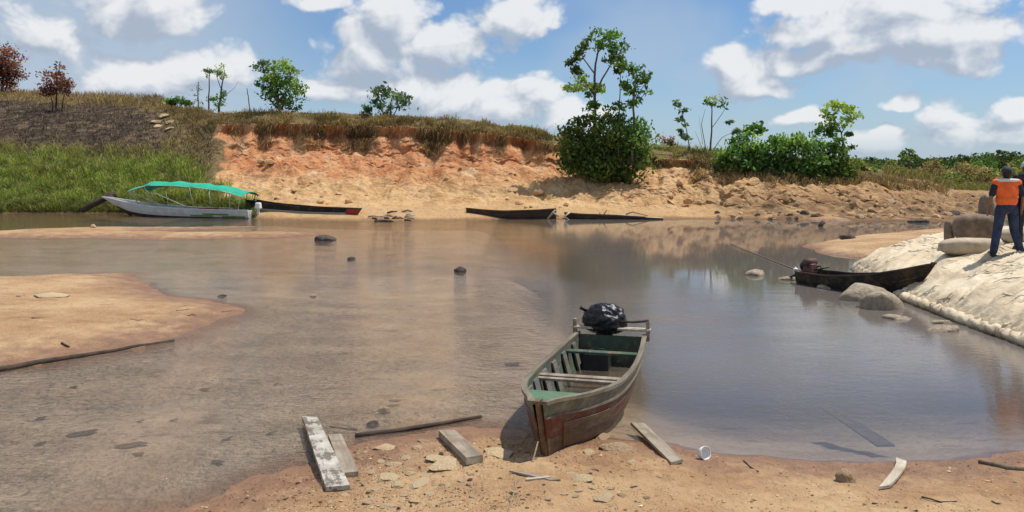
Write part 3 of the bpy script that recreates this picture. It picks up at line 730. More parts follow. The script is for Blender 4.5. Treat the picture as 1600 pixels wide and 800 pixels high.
def plant(name, label, cat, base, blobs, leaf=.2, trunks=(), pal_='green', group=None, bark=None, per=22, depth=1.0, density=1.0, spread=.3, aspect=.5):
    """base (px,row,Y); blobs (px,row,rpx,rrow[,palette]) at distance Y; trunks lists of (px,row) with radii"""
    bpx, brow, Y = base; B = at(bpx, brow, Y); root = thing(name, label, cat, B, 0, group)
    k = Y / F; pts = []; cols = []
    mb = MB()
    for path, r0, r1 in trunks:
        P = [at(a, b, Y) - B for a, b in path]
        q = [P[0]]
        for i in range(len(P) - 1):
            for s in (1 / 3, 2 / 3, 1):
                q.append(P[i].lerp(P[i + 1], s) + Vector((random.uniform(-1, 1), random.uniform(-1, 1) * 2, 0)) * r0 * .6 * (s < 1))
        n = len(q); mb.tube(q, [r0 + (r1 - r0) * i / (n - 1) for i in range(n)], 6)
    for bl in blobs:
        cx, cy, rx, ry = bl[:4]; pp = LG[bl[4] if len(bl) > 4 else pal_]
        c = np.array(at(cx, cy, Y) - B); c[1] += random.uniform(-.3, .3) * rx * k * depth
        rad = np.array([rx * k, max(rx, ry) * k * .8 * depth, ry * k])
        vol = rx * ry * k * k
        nc = max(6, int(vol * 22 * density / max(leaf, .12) ** .8 * .35))
        u = rng.normal(size=(nc, 3)); u /= np.linalg.norm(u, axis=1)[:, None]; u *= rng.uniform(.25, 1, (nc, 1)) ** .45
        u *= 1 + .22 * rng.normal(size=(nc, 1))
        cc = c + u * rad
        for i in range(nc):
            m_ = int(per * rng.uniform(.6, 1.4)); g = rng.normal(0, 1, (m_, 3)) * np.array([spread, spread, spread * .6]) * min(1, max(rad) * .9)
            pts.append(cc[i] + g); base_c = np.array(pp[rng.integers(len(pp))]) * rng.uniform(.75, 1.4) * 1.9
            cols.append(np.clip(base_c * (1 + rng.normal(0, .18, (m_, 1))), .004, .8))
            if trunks and i % 3 == 0 and rx > 9:
                tip = Vector(cc[i]); st = Vector(c) + Vector((0, 0, -rad[2] * .7)); mb.tube([st, st.lerp(tip, .5) + Vector((0, 0, -.1)), tip], [.03, .02, .008], 4)
    if mb.v: mb.build('trunk', bark or W_BARK, root, True)
    if pts:
        P = np.concatenate(pts); Cc = np.concatenate(cols)
        ok = P[:, 2] > -1.2; link('crown', leaf_mesh('crown', P[ok], leaf, Cc[ok], aspect), MATS['leaf'], root)
    return root
def build_plants():
    plant('scorched_tree', 'reddish brown scorched tree cut by the left edge of the picture', 'tree', (6, 150, 80), [(8, 95, 24, 26), (-8, 118, 30, 26), (16, 118, 14, 20)], .26, [([(4, 152), (5, 130), (8, 95)], .16, .05), ([(5, 130), (-12, 110)], .08, .03)], 'red', density=1.2)
    plant('scorched_tree', 'small dark red scorched tree standing on the burnt slope', 'tree', (89, 178, 70), [(88, 128, 22, 20), (75, 140, 14, 12), (103, 138, 12, 14), (92, 110, 8, 12)], .22, [([(90, 182), (88, 160), (89, 130)], .10, .04), ([(84, 181), (82, 160), (76, 140)], .06, .02), ([(95, 180), (98, 160), (103, 140)], .06, .02), ([(89, 130), (93, 97)], .04, .015)], 'red', bark=W_CHAR, density=1.1)
    plant('papaya_plant', 'small flat topped green plant on the left skyline', 'plant', (281, 174, 70), [(280, 157, 15, 5), (268, 160, 8, 3), (293, 161, 8, 3)], .3, [([(281, 176), (281, 158)], .05, .03)], 'green', density=1.6)
    plant('thin_tree', 'thin half dead tree with sparse pale leaves left of the green tree', 'tree', (338, 174, 70), [(335, 107, 14, 6, 'pale'), (347, 118, 10, 10, 'pale'), (325, 112, 9, 8, 'grey'), (340, 160, 13, 9, 'bright'), (348, 150, 6, 12, 'green')], .2,
          [([(326, 176), (327, 140), (328, 110)], .07, .03), ([(342, 176), (346, 140), (351, 112)], .10, .03), ([(346, 140), (335, 108)], .04, .015), ([(351, 150), (366, 138)], .03, .01), ([(366, 138), (372, 128)], .015, .008)], density=.9)
    plant('dead_snag', 'feathery grey dead snag at the left of the thin tree', 'tree', (312, 176, 70), [(310, 140, 6, 12, 'brown'), (310, 160, 7, 8, 'brown')], .12, [([(310, 178), (310, 128)], .06, .03)], density=.7, per=14)
    plant('bare_stick', 'bare upright stick on the skyline beside the green tree', 'stick', (392, 178, 66), [], .1, [([(392, 180), (388, 150), (386, 138)], .045, .03)])
    plant('broadleaf_tree', 'bushy green tree alone on the bluff top at left', 'tree', (436, 180, 61), [(432, 118, 26, 22, 'bright'), (412, 106, 13, 12, 'grey'), (455, 112, 14, 14, 'pale'), (462, 133, 17, 12, 'bright'), (436, 148, 30, 16, 'green'), (410, 132, 12, 12, 'green'), (455, 165, 15, 8, 'grey'), (440, 98, 12, 8, 'pale')], .24,
          [([(436, 182), (434, 150), (430, 115)], .16, .05), ([(434, 160), (460, 130)], .09, .03), ([(434, 155), (412, 112)], .08, .03)], density=1.25)
    plant('round_shrub', 'rounded grey green shrub on the bluff top above the red hollows', 'shrub', (610, 186, 59), [(610, 156, 24, 18, 'grey'), (590, 160, 13, 13, 'grey'), (628, 152, 9, 12, 'grey'), (574, 168, 9, 8, 'grey'), (600, 142, 16, 8, 'grey')], .27,
          [([(610, 188), (610, 160)], .09, .04), ([(606, 186), (586, 160)], .05, .02), ([(612, 184), (628, 155)], .05, .02)], density=.75)
    plant('waterside_thicket', 'dense dark green thicket around the foot of the tall tree', 'bush', (948, 288, 49.5), [(940, 245, 58, 32, 'dark'), (905, 222, 28, 30, 'dark'), (990, 212, 30, 26, 'green'), (962, 262, 50, 20, 'dark'), (900, 252, 26, 24, 'dark'), (945, 205, 34, 26, 'dark'), (965, 240, 30, 24, 'green'), (925, 268, 30, 14, 'green'), (1002, 240, 12, 26, 'dark'), (912, 185, 16, 16, 'dark'), (962, 175, 12, 18, 'dark')], .26,
          [([(940, 292), (938, 250)], .12, .06), ([(965, 292), (970, 250)], .09, .05), ([(915, 288), (908, 250)], .09, .05), ([(985, 288), (990, 255)], .07, .04)], density=1.5, depth=.8)
    plant('tall_tree', 'tallest tree with open green crown rising from the thicket', 'tree', (930, 250, 50), [(945, 52, 27, 14, 'green'), (930, 66, 16, 12, 'green'), (965, 75, 18, 16, 'green'), (958, 92, 14, 8, 'dark'), (908, 78, 14, 10, 'dark'), (897, 98, 12, 9, 'dark'), (905, 110, 10, 8, 'dark'), (893, 138, 20, 8, 'lime'), (915, 128, 18, 12, 'lime'), (930, 140, 18, 7, 'lime'), (925, 160, 14, 12, 'green')], .26,
          [([(930, 252), (929, 200), (929, 120), (934, 62)], .15, .04), ([(930, 145), (948, 112), (965, 78)], .07, .03), ([(929, 150), (912, 125), (896, 136)], .06, .02), ([(929, 115), (912, 92), (906, 80)], .05, .02), ([(932, 85), (955, 60)], .04, .015)], density=.9)
    plant('slender_tree', 'slender tree with rounded crown right of the tallest tree', 'tree', (988, 250, 49), [(995, 118, 20, 18, 'green'), (982, 103, 18, 9, 'green'), (1010, 128, 12, 12, 'green'), (995, 145, 17, 12, 'bright'), (990, 160, 12, 7, 'green'), (968, 108, 8, 8, 'dark'), (978, 135, 10, 8, 'green')], .25,
          [([(987, 252), (989, 205), (991, 150), (995, 115)], .10, .03), ([(966, 250), (968, 160), (970, 110)], .05, .02), ([(991, 160), (1008, 130)], .04, .015)], density=1.0)
    plant('thin_sapling', 'thin sapling with few dark dangling leaves right of the tall tree', 'sapling', (1078, 236, 53), [(1060, 163, 8, 8, 'grey'), (1068, 175, 7, 7, 'grey'), (1066, 190, 8, 7, 'grey'), (1064, 205, 7, 6, 'grey'), (1075, 216, 8, 6, 'grey')], .3, [([(1078, 240), (1074, 210), (1066, 180), (1062, 160)], .04, .015)], density=.55, per=6, spread=.3)
    plant('bare_tree', 'mostly bare tree with a leafy tip between sapling and bushes', 'tree', (1110, 240, 54), [(1118, 155, 16, 7, 'pale'), (1108, 162, 9, 6, 'green'), (1127, 165, 8, 8, 'grey'), (1148, 205, 8, 5, 'grey'), (1140, 190, 6, 6, 'grey')], .26,
          [([(1108, 242), (1112, 205), (1112, 158)], .07, .03), ([(1112, 200), (1128, 178), (1134, 168)], .025, .01), ([(1104, 240), (1096, 195), (1102, 170)], .03, .008), ([(1100, 238), (1086, 205)], .02, .006), ([(1112, 238), (1128, 215), (1148, 205)], .03, .01), ([(1098, 225), (1092, 180)], .015, .005)], density=.6, per=10, bark=W_BARK)
    plant('rusty_shrub', 'low rusty red shrub on the skyline under the thin sapling', 'shrub', (1042, 226, 55), [(1040, 219, 11, 5, 'red'), (1052, 222, 8, 4, 'brown')], .18, density=1.2)
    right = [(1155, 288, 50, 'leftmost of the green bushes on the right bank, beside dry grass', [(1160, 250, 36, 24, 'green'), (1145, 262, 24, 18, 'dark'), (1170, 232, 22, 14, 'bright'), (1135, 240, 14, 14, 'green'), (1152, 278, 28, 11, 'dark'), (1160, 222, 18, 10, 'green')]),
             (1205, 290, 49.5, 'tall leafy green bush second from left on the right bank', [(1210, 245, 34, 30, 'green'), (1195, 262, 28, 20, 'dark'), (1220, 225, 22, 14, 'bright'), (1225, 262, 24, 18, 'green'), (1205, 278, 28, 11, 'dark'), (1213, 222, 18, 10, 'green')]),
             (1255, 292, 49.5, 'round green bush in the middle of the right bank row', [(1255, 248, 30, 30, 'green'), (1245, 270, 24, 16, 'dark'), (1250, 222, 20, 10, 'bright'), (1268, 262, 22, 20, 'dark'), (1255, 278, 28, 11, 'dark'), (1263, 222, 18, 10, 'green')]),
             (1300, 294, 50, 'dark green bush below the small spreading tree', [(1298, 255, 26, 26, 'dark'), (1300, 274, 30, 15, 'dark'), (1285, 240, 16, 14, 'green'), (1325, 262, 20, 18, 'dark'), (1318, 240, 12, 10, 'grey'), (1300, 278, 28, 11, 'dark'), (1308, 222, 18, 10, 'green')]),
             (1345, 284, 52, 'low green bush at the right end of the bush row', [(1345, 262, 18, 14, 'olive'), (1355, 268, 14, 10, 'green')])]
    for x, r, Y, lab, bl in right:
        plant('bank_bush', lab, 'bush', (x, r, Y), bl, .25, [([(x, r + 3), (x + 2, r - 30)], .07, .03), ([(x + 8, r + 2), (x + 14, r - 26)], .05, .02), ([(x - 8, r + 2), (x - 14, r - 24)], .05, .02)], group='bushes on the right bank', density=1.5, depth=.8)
    plant('young_tree', 'young tree top poking above the left green bush', 'tree', (1174, 270, 51), [(1178, 197, 14, 7, 'green'), (1168, 206, 10, 6, 'green'), (1187, 204, 8, 6, 'green')], .26, [([(1174, 270), (1176, 200)], .05, .02)], density=1.0)
    plant('spreading_tree', 'small spreading yellow green tree above the right bushes', 'tree', (1322, 270, 51), [(1300, 172, 20, 9, 'lime'), (1312, 163, 18, 6, 'lime'), (1330, 178, 15, 11, 'lime'), (1290, 190, 15, 10, 'bright'), (1316, 190, 18, 8, 'lime'), (1284, 210, 14, 10, 'green'), (1300, 205, 12, 8, 'green'), (1327, 210, 6, 4, 'green')], .25,
          [([(1322, 272), (1320, 230), (1314, 205)], .08, .04), ([(1314, 206), (1300, 178)], .04, .015), ([(1315, 208), (1330, 182)], .03, .015), ([(1314, 206), (1288, 205)], .03, .015)], density=1.0)
    # bushes at the far right behind the pale sand
    far = [(1392, 284, 75, 'olive', 'low olive bush on the far bank just right of the bush row', 22, 13), (1448, 300, 66, 'brown', 'pale straw coloured tussock on the far right bank', 14, 12), (1488, 300, 72, 'olive', 'yellow green tussock behind the pale sand at right', 20, 17), (1455, 280, 92, 'brown', 'reddish brown bush in front of the far wood', 24, 14),
           (1505, 282, 95, 'brown', 'brown bush behind the yellow green tussock', 22, 14), (1540, 296, 76, 'brown', 'dry brown bush left of the man in the orange vest', 18, 16), (1535, 276, 96, 'green', 'green bush far behind the man in the orange vest', 20, 14), (1592, 292, 78, 'olive', 'olive bush behind the shoulder of the man in orange', 24, 20), (1640, 290, 80, 'brown', 'brown bush at the right edge behind the second man', 26, 18)]
    for x, r, Y, p, lab, rx, ry in far:
        plant('far_bush', lab, 'bush', (x, r, Y), [(x, r - ry, rx, ry, p), (x - rx * .5, r - ry * .6, rx * .6, ry * .7, p), (x + rx * .5, r - ry * .7, rx * .6, ry * .7, p)], .24, group='bushes behind the pale sand', density=1.2)
    plant('flat_topped_tree', 'flat topped dark tree standing above the far wood', 'tree', (1420, 272, 130), [(1420, 238, 9, 4, 'dark'), (1414, 245, 10, 4, 'dark'), (1428, 246, 8, 4, 'dark')], .4, [([(1420, 274), (1420, 240)], .15, .06)], density=1.2)
    plant('sparse_tree', 'sparse tree with separate leaf tufts behind the man in orange', 'tree', (1572, 280, 110), [(1561, 237, 3, 2, 'grey'), (1568, 238, 3, 2, 'grey'), (1582, 241, 4, 3, 'grey'), (1566, 246, 6, 2.5, 'dark'), (1576, 247, 5, 2, 'dark')], .3, [([(1572, 282), (1571, 255), (1563, 238)], .08, .03), ([(1571, 255), (1582, 242)], .05, .03)], density=1.6)
    # far wood, one mass
    P, Cc = [], []
    for i in range(200):
        px = rng.uniform(1320, 2300); Y = rng.uniform(135, 190); topr = 246 - 3 * math.sin(px * .021) - 3.5 * math.sin(px * .008 + 1) + rng.normal(0, 1.8)
        hgt = (276 - topr) * Y / F * .5; c = np.array(at(px, topr, Y)) - np.array([0, 0, hgt])
        n = 420; u = rng.normal(size=(n, 3)); u /= np.linalg.norm(u, axis=1)[:, None]; u *= rng.uniform(.5, 1.08, (n, 1))
        P.append(c + u * np.array([2.6, 2.6, hgt * 1.0])); bc = np.array(LG['dark' if rng.random() < .7 else 'green'][rng.integers(3)]) * rng.uniform(.8, 1.4); Cc.append(np.clip(bc * (1 + rng.normal(0, .2, (n, 1))), .005, .5))
    me = leaf_mesh('far_wood', np.concatenate(P), .55, np.concatenate(Cc), .6)
    tag(link('far_wood', me, MATS['leaf']), 'dark green wood along the horizon at right', 'wood', kind='stuff')
build_plants()

# ------------------------------------------------------------------ boats
class Hull:
    """plank hull: x from stern (0) to bow (L), y to port, z up from the water"""
    def __init__(s, L, width, bottom, gun, keel, rake):
        s.L, s.w, s.b, s.g, s.k, s.rake = L, width, bottom, gun, keel, rake
    def ip(s, tab, t): return float(np.interp(t, [a for a, _ in tab], [b for _, b in tab]))
    def smooth(s, tab, t):
        e = .03; return sum(s.ip(tab, min(1, max(0, t + d * e))) for d in (-2, -1, 0, 1, 2)) / 5
    def pt(s, t, f, sg, inset=0.0):
        w = s.smooth(s.w, t); b = min(s.smooth(s.b, t), w); g = s.smooth(s.g, t); k = s.smooth(s.k, t)
        x = t * s.L - s.rake * (1 - f) * max(0, (t - .6) / .4) ** 1.6
        ff = f ** .9
        y = max(.004, b + (w - b) * ff + .05 * w * math.sin(math.pi * f) - inset)
        return Vector((x, sg * y, k + (g - k) * f))
    def strake(s, t0, t1, f0, f1, sg, th=.018, n=26, off=0.0, nf=2):
        m = MB(); vs = []; cols = nf + 1
        for i in range(n + 1):
            t = t0 + (t1 - t0) * i / n
            for q in (0, 1):
                for j in range(cols): vs.append(s.pt(t, f0 + (f1 - f0) * j / nf, sg, off + q * th))
        W = 2 * cols; fs = []
        ring = list(range(cols)) + list(range(2 * cols - 1, cols - 1, -1))
        for i in range(n):
            for a in range(W):
                p, q = ring[a], ring[(a + 1) % W]; fs.append((i * W + p, i * W + q, (i + 1) * W + q, (i + 1) * W + p))
        fs += [tuple(ring[::-1]), tuple(n * W + r for r in ring)]
        m.add(vs, fs)
        me = m.mesh('strake', False); bm = bmesh.new(); bm.from_mesh(me); bmesh.ops.recalc_face_normals(bm, faces=bm.faces[:]); bm.to_mesh(me); bm.free()
        return me
    def bottom(s, z=0.0, th=.03, inset=0.0, t0=0, t1=1, n=30):
        m = MB(); vs = []; fs = []
        for i in range(n + 1):
            t = t0 + (t1 - t0) * i / n
            for dz in (z, z + th):
                for sg in (-1, 1):
                    p = s.pt(t, 0, sg, inset); p.z += dz; vs.append(p)
        for i in range(n):
            a = i * 4; b = a + 4
            fs += [(a, a + 1, b + 1, b), (a + 2, b + 2, b + 3, a + 3), (a, b, b + 2, a + 2), (a + 1, a + 3, b + 3, b + 1)]
        fs += [(0, 2, 3, 1), (4 * n, 4 * n + 1, 4 * n + 3, 4 * n + 2)]; m.add(vs, fs); return m
    def rail(s, sg, t0=0, t1=1, w=.05, h=.035, n=28, dz=0.0, f=1.0):
        m = MB(); vs = []; fs = []
        for i in range(n + 1):
            t = t0 + (t1 - t0) * i / n; p = s.pt(t, f, sg); p.z += dz
            yi = max(0.002, abs(p.y) - w * .62); yo = abs(p.y) + w * .38
            vs += [(p.x, sg * yo, p.z - h), (p.x, sg * yo, p.z), (p.x, sg * yi, p.z), (p.x, sg * yi, p.z - h)]
        for i in range(n):
            for a in range(4): b = (a + 1) % 4; fs.append((i * 4 + a, i * 4 + b, i * 4 + 4 + b, i * 4 + 4 + a))
        fs += [(3, 2, 1, 0), (4 * n, 4 * n + 1, 4 * n + 2, 4 * n + 3)]; m.add(vs, fs); return m
    def across(s, t, z, w, th, over=0.0):
        """a board from side to side"""
        g = s.smooth(s.g, t); k = s.smooth(s.k, t); f = min(1, max(.05, (z - k) / (g - k)))
        m = MB(); y = abs(s.pt(t, f, 1).y) + over; m.box((t * s.L, 0, z), (w, 2 * y, th)); return m
    def bulk(s, t, f0, f1, th=.03, inset=.0):
        m = MB(); vs = []; n = 6
        for dx in (-th / 2, th / 2):
            for sg in (-1, 1):
                for j in range(n + 1):
                    f = f0 + (f1 - f0) * (j if sg < 0 else n - j) / n; p = s.pt(t, f, sg, inset); vs.append((p.x + dx, p.y, p.z))
        N2 = 2 * (n + 1); fs = [tuple(range(N2 - 1, -1, -1)), tuple(range(N2, 2 * N2))]
        for a in range(N2): b = (a + 1) % N2; fs.append((a, b, N2 + b, N2 + a))
        m.add(vs, fs); return m
    def stem(s, w=.05):
        m = MB(); pts = [s.pt(1, f, 1) for f in (0, .33, .66, 1.0)]; vs = []; fs = []
        for p in pts: vs += [(p.x - .06, -w, p.z), (p.x + .035, -w * .45, p.z), (p.x + .035, w * .45, p.z), (p.x - .06, w, p.z)]
        vs = vs[:-4] + [(x, y, z + .025) for x, y, z in vs[-4:]]
        for i in range(3):
            for a in range(4): b = (a + 1) % 4; fs.append((i * 4 + a, i * 4 + b, i * 4 + 4 + b, i * 4 + 4 + a))
        fs += [(3, 2, 1, 0), (12, 13, 14, 15)]; m.add(vs, fs); return m
def place(root, stern, bow, tilt=0.0, roll=0.0):
    d = Vector(bow) - Vector(stern); root.location = (stern[0], stern[1], root.location.z)
    root.rotation_euler = (roll, -tilt, math.atan2(d.y, d.x)); return root

def near_canoe():
    st, bw = (1.33, 11.15), (.215, 7.02); L = (Vector(bw) - Vector(st)).length
    h = Hull(L, [(0, .45), (.2, .51), (.45, .53), (.65, .48), (.8, .35), (.9, .205), (.96, .105), (1, .03)],
             [(0, .34), (.3, .40), (.6, .38), (.8, .26), (.92, .10), (1, .015)],
             [(0, .40), (.3, .37), (.6, .42), (.85, .54), (1, .64)], [(0, -.10), (.3, -.13), (.6, -.10), (.85, .0), (1, .05)], .32)
    r = thing('wooden_canoe', 'weathered wooden canoe with green inside and red bow pulled onto the near sand', 'canoe'); place(r, st, bw)
    for sg in (1, -1):
        gs = link('gunwale_strake', h.strake(0, 1, .76, 1, sg), W_GUN, r)
        link('side_plank', h.strake(.52, 1, .385, .755, sg, off=.003), W_RED, r); link('side_plank', h.strake(0, .518, .385, .755, sg, off=.003), W_BROWN, r)
        link('side_plank', h.strake(.45, 1, 0, .38, sg, off=.001), W_BROWN, r); link('side_plank', h.strake(0, .448, 0, .38, sg, off=.001), W_OCHRE, r)
        link('lining', h.strake(.01, .97, .05, .97, sg, th=.006, off=.026, nf=3), W_GREENIN, r)
        h.rail(sg, w=.06, h=.03, dz=.018).build('gunwale', W_RAIL, gs); h.rail(sg, .0, 1, w=.022, h=.02, f=.77).build('rubbing_strip', W_RAIL, gs)
        for t in (.10, .22, .34, .46, .58, .70):
            m = MB(); A = h.pt(t, .06, sg, .035); B = h.pt(t, .9, sg, .035); d = .09
            m.add([(A.x - d, A.y, A.z), (A.x + d, A.y, A.z), (B.x + d, B.y, B.z), (B.x - d, B.y, B.z), (A.x - d, A.y - sg * .03, A.z), (A.x + d, A.y - sg * .03, A.z), (B.x + d, B.y - sg * .02, B.z), (B.x - d, B.y - sg * .02, B.z)], [(0, 1, 2, 3), (7, 6, 5, 4), (0, 4, 5, 1), (1, 5, 6, 2), (2, 6, 7, 3), (3, 7, 4, 0)])
            m.build('rib', W_RIB, r)
    # a nailed patch board on the starboard side of the bow (seen from the beach)
    link('patch_board', h.strake(.70, .93, .16, .60, 1, th=.012, off=-.014), W_BROWN, r, )
    h.bottom().build('bottom', W_OCHRE, r)
    for i, t in enumerate((.06, .2, .335, .47, .605)):
        h.bottom(.035, .018, .04, t, t + .128, 4).build('floor_board', W_FLOOR, r)
    h.bottom(.062, .004, .05, .28, .62, 12).build('bilge_water', M_BILGE, r)
    m = h.stem(.034); m.build('stem', W_BROWN, r)
    h.bulk(.012, .0, .98, .035, .02).build('transom', W_GREENIN, r)
    b = h.across(.0, .475, .13, .03, .07); b.build('stern_board', W_PALE, r, bevel=.004)
    h.across(.17, .30, .13, .028, -.02).build('thwart', W_GREENIN, r, bevel=.004)
    h.across(.30, .12, .10, .025, -.03).build('foot_rest', W_GREENIN, r)
    h.across(.50, .33, .10, .03, -.02).build('thwart', W_GREY, r, bevel=.004); h.across(.53, .325, .07, .028, -.02).build('thwart', W_GREY, r, bevel=.004)
    # fore deck panel
    m = MB(); vs = []; fs = []; n = 8
    for i in range(n + 1):
        t = .80 + .19 * i / n; p = h.pt(t, 1, 1)
        for sg in (-1, 1): vs.append((p.x, sg * max(.01, p.y - .03), p.z - .012))
        for sg in (-1, 1): vs.append((p.x, sg * max(.01, p.y - .03), p.z - .035))
    for i in range(n): a = i * 4; fs += [(a, a + 1, a + 5, a + 4), (a + 2, a + 6, a + 7, a + 3)]
    fs += [(0, 2, 3, 1)]; m.add(vs, fs); m.build('fore_deck', W_DECK, r)
    h.bulk(.79, .42, .96, .03, .02).build('deck_bulkhead', W_DECK, r)
    for sg in (1, -1):
        m = MB(); y = sg * .49; m.box((.02, y, .46), (.05, .05, .26)); m.build('stern_post', W_GREY, r, bevel=.006)
    m = MB(); m.tube([(-.02, .0, .56), (.0, .3, .57), (.02, .50, .60)], [.016, .016, .02], 7); m.build('tiller_bar', W_DARK, r, True)
    # things lying in it
    M = r.matrix_basis if False else Matrix.LocRotScale(r.location, r.rotation_euler, None)
    o = MB(); o.box((0, 0, 0), (.09, .66, .022)); o = o.build('loose_plank', W_PALE, None, bevel=.004, loc=M @ Vector((2.42, .02, .10)), rot=(0, R(-4), r.rotation_euler.z + R(3)))
    tag(o, 'pale loose board lying across the bottom inside the near canoe', 'plank')
    o = MB(); o.ball((0, 0, .0), (.065, .055, .055), 12, 8); o.tube([(.05, 0, .02), (.09, 0, .03)], [.02, .018], 8)
    o = o.build('yellow_float', M_YEL, None, True, loc=M @ Vector((2.95, .10, -.01))); tag(o, 'small yellow plastic float on the floor of the near canoe', 'float')
    o = MB(); o.tube([(0, 0, -.06), (0, 0, .05), (0, 0, .06), (0, 0, .085)], [.04, .04, .018, .018], 10)
    o = o.build('white_bottle', M_PLASW, None, True, loc=M @ Vector((1.98, -.24, .015)), rot=(R(8), R(5), 0)); tag(o, 'small white bottle standing inside the near canoe', 'bottle')
    o = MB(); o.box((0, 0, .13), (.26, .34, .26), taper=.92); o.tube([(0, -.08, .26), (0, -.08, .30)], [.03, .03], 10); o.tube([(0, -.02, .26), (0, .02, .31), (0, .08, .31), (0, .12, .26)], [.014] * 4, 7)
    o = o.build('fuel_can', M_DKMET, None, bevel=.0, loc=M @ Vector((.30, -.14, -.06)), rot=(0, 0, r.rotation_euler.z)); tag(o, 'dark container standing in the stern of the near canoe', 'can')
    # outboard motor under a black bag
    mo = thing('bagged_motor', 'outboard motor wrapped in a shiny black plastic bag on the canoe stern', 'motor', M @ Vector((-.10, -.10, 0)), r.rotation_euler.z)
    bm = bmesh.new(); bmesh.ops.create_icosphere(bm, subdivisions=5, radius=1.0)
    co = np.array([v.co for v in bm.verts])
    k = 1.05 + .26 * fbm(co[:, 0] * 1.4, co[:, 1] * 1.4, co[:, 2] * 1.4, 3) - .16 * np.abs(pnoise(co[:, 0] * 3.2 + co[:, 2] * 2, co[:, 1] * 3.2, co[:, 2] * 3.2)) - .16 * np.abs(pnoise(co[:, 0] * 7 + 3, co[:, 1] * 5, co[:, 2] * 9)) - .04 * np.abs(pnoise(co[:, 0] * 15, co[:, 1] * 15, co[:, 2] * 15))
    for v, q, c in zip(bm.verts, k, co):
        v.co = Vector((c[0] * .22 * q, c[1] * .29 * q, .555 + (c[2] * .235 * q if c[2] > -.5 else (-.5 * .235 * q) + (c[2] + .5) * .12)))
    for f in bm.faces: f.smooth = True
    me = bpy.data.meshes.new('bag'); bm.to_mesh(me); bm.free(); bag = link('bag', me, M_BAG, mo)
    m = MB(); m.tube([(.0, -.22, .66), (.03, -.29, .70), (.05, -.32, .73)], [.03, .02, .035], 7); m.build('bag_knot', M_BAG, bag, True)
    m = MB(); m.box((.04, 0, .40), (.10, .22, .26)); m.build('clamp_bracket', M_DKMET, mo, bevel=.01)
    m = MB(); m.tube([(-.08, 0, .55), (-.10, 0, .1), (-.10, 0, -.32)], [.06, .05, .035], 8); m.build('drive_shaft', M_DKMET, mo, True)
    # mooring line on the sand
    p = [M @ Vector((L - .02, 0, .30)), M @ Vector((L + .10, -.03, .12))]
    for a, b in ((806, 756), (803, 772), (798, 788), (793, 806), (786, 830)):
        q = ground_at(a, b); p.append(q + Vector((0, 0, .008)))
    m = MB(); m.tube(p, .007, 6); o = m.build('mooring_rope', M_ROPE, None, True); tag(o, 'thin rope running from the canoe bow down the near sand', 'rope')
near_canoe()

def right_canoe():
    st, bw = (6.78, 19.2), (8.36, 16.45); L = (Vector(bw) - Vector(st)).length
    h = Hull(L, [(0, .36), (.2, .44), (.5, .47), (.75, .36), (.9, .18), (1, .02)], [(0, .26), (.3, .32), (.6, .29), (.85, .12), (1, .01)],
             [(0, .27), (.3, .28), (.6, .40), (.85, .60), (1, .76)], [(0, -.10), (.3, -.12), (.6, -.06), (.85, .10), (1, .20)], .42)
    r = thing('dark_canoe', 'small blackened wooden canoe with its bow resting against the pale embankment', 'canoe'); place(r, st, bw)
    for sg in (1, -1):
        link('side_plank', h.strake(0, 1, 0, .5, sg), W_BLACK, r); link('side_plank', h.strake(0, 1, .505, 1, sg, off=-.004), W_BLACK, r)
        h.rail(sg, w=.045, h=.03, dz=.014).build('gunwale', W_DARK, r)
    h.bottom().build('bottom', W_BLACK, r); h.stem(.03).build('stem', W_DARK, r); h.bulk(.01, 0, .99, .03, .01).build('transom', W_DARK, r)
    for t, z in ((.22, .20), (.55, .28)): h.across(t, z, .14, .025, -.02).build('thwart', W_DARK, r)
    M = Matrix.LocRotScale(r.location, r.rotation_euler, None)
    e = thing('outboard_engine', 'rusty brown outboard engine on the stern of the dark canoe', 'engine', M @ Vector((.10, 0, .25)), r.rotation_euler.z)
    m = MB(); m.box((.02, 0, .10), (.26, .24, .20), taper=.85); eb = m.build('engine_block', M_RUST, e, bevel=.02)
    m = MB(); m.tube([(.02, -.16, .23), (.02, .16, .23)], [.085, .085], 12); m.build('fuel_tank', M_RUST, e, True)
    m = MB(); m.tube([(-.14, 0, .12), (-.18, 0, .12)], [.11, .11], 14); m.build('flywheel_cover', M_DKMET, eb, True)
    m = MB(); m.tube([(.12, .1, .12), (.22, .12, .16), (.25, .12, .06)], [.022, .022, .022], 7); m.build('exhaust', M_RUST, eb, True)
    m = MB(); m.tube([(.1, 0, .05), (.55, 0, .16)], [.018, .014], 7); m.build('tiller', M_DKMET, e, True)
    m = MB(); m.tube([(-.1, 0, .04), (-.75, 0, -.28), (-1.2, 0, -.42)], [.03, .025, .02], 7); m.build('drive_shaft', M_DKMET, e, True)
    a, b = at(1140, 374, 29), M @ Vector((.03, 0, .25)); a.z = .03
    fl = at(1243, 388, 21.5); fl.z = .02
    m = MB(); m.tube([a, a.lerp(fl, .5) + Vector((0, 0, -.01)), fl, b], .014, 5); o = m.build('anchor_line', M_ROPE, None, True); tag(o, 'pale line running across the water from the dark canoe', 'rope')
    m = MB(); m.ball((0, 0, 0), (.06, .06, .05)); m.tube([(0, 0, .04), (0, 0, .07)], [.02, .018], 8); o = m.build('line_float', M_PLASW, None, True, loc=fl); tag(o, 'small white float on the line left of the dark canoe', 'float')
right_canoe()

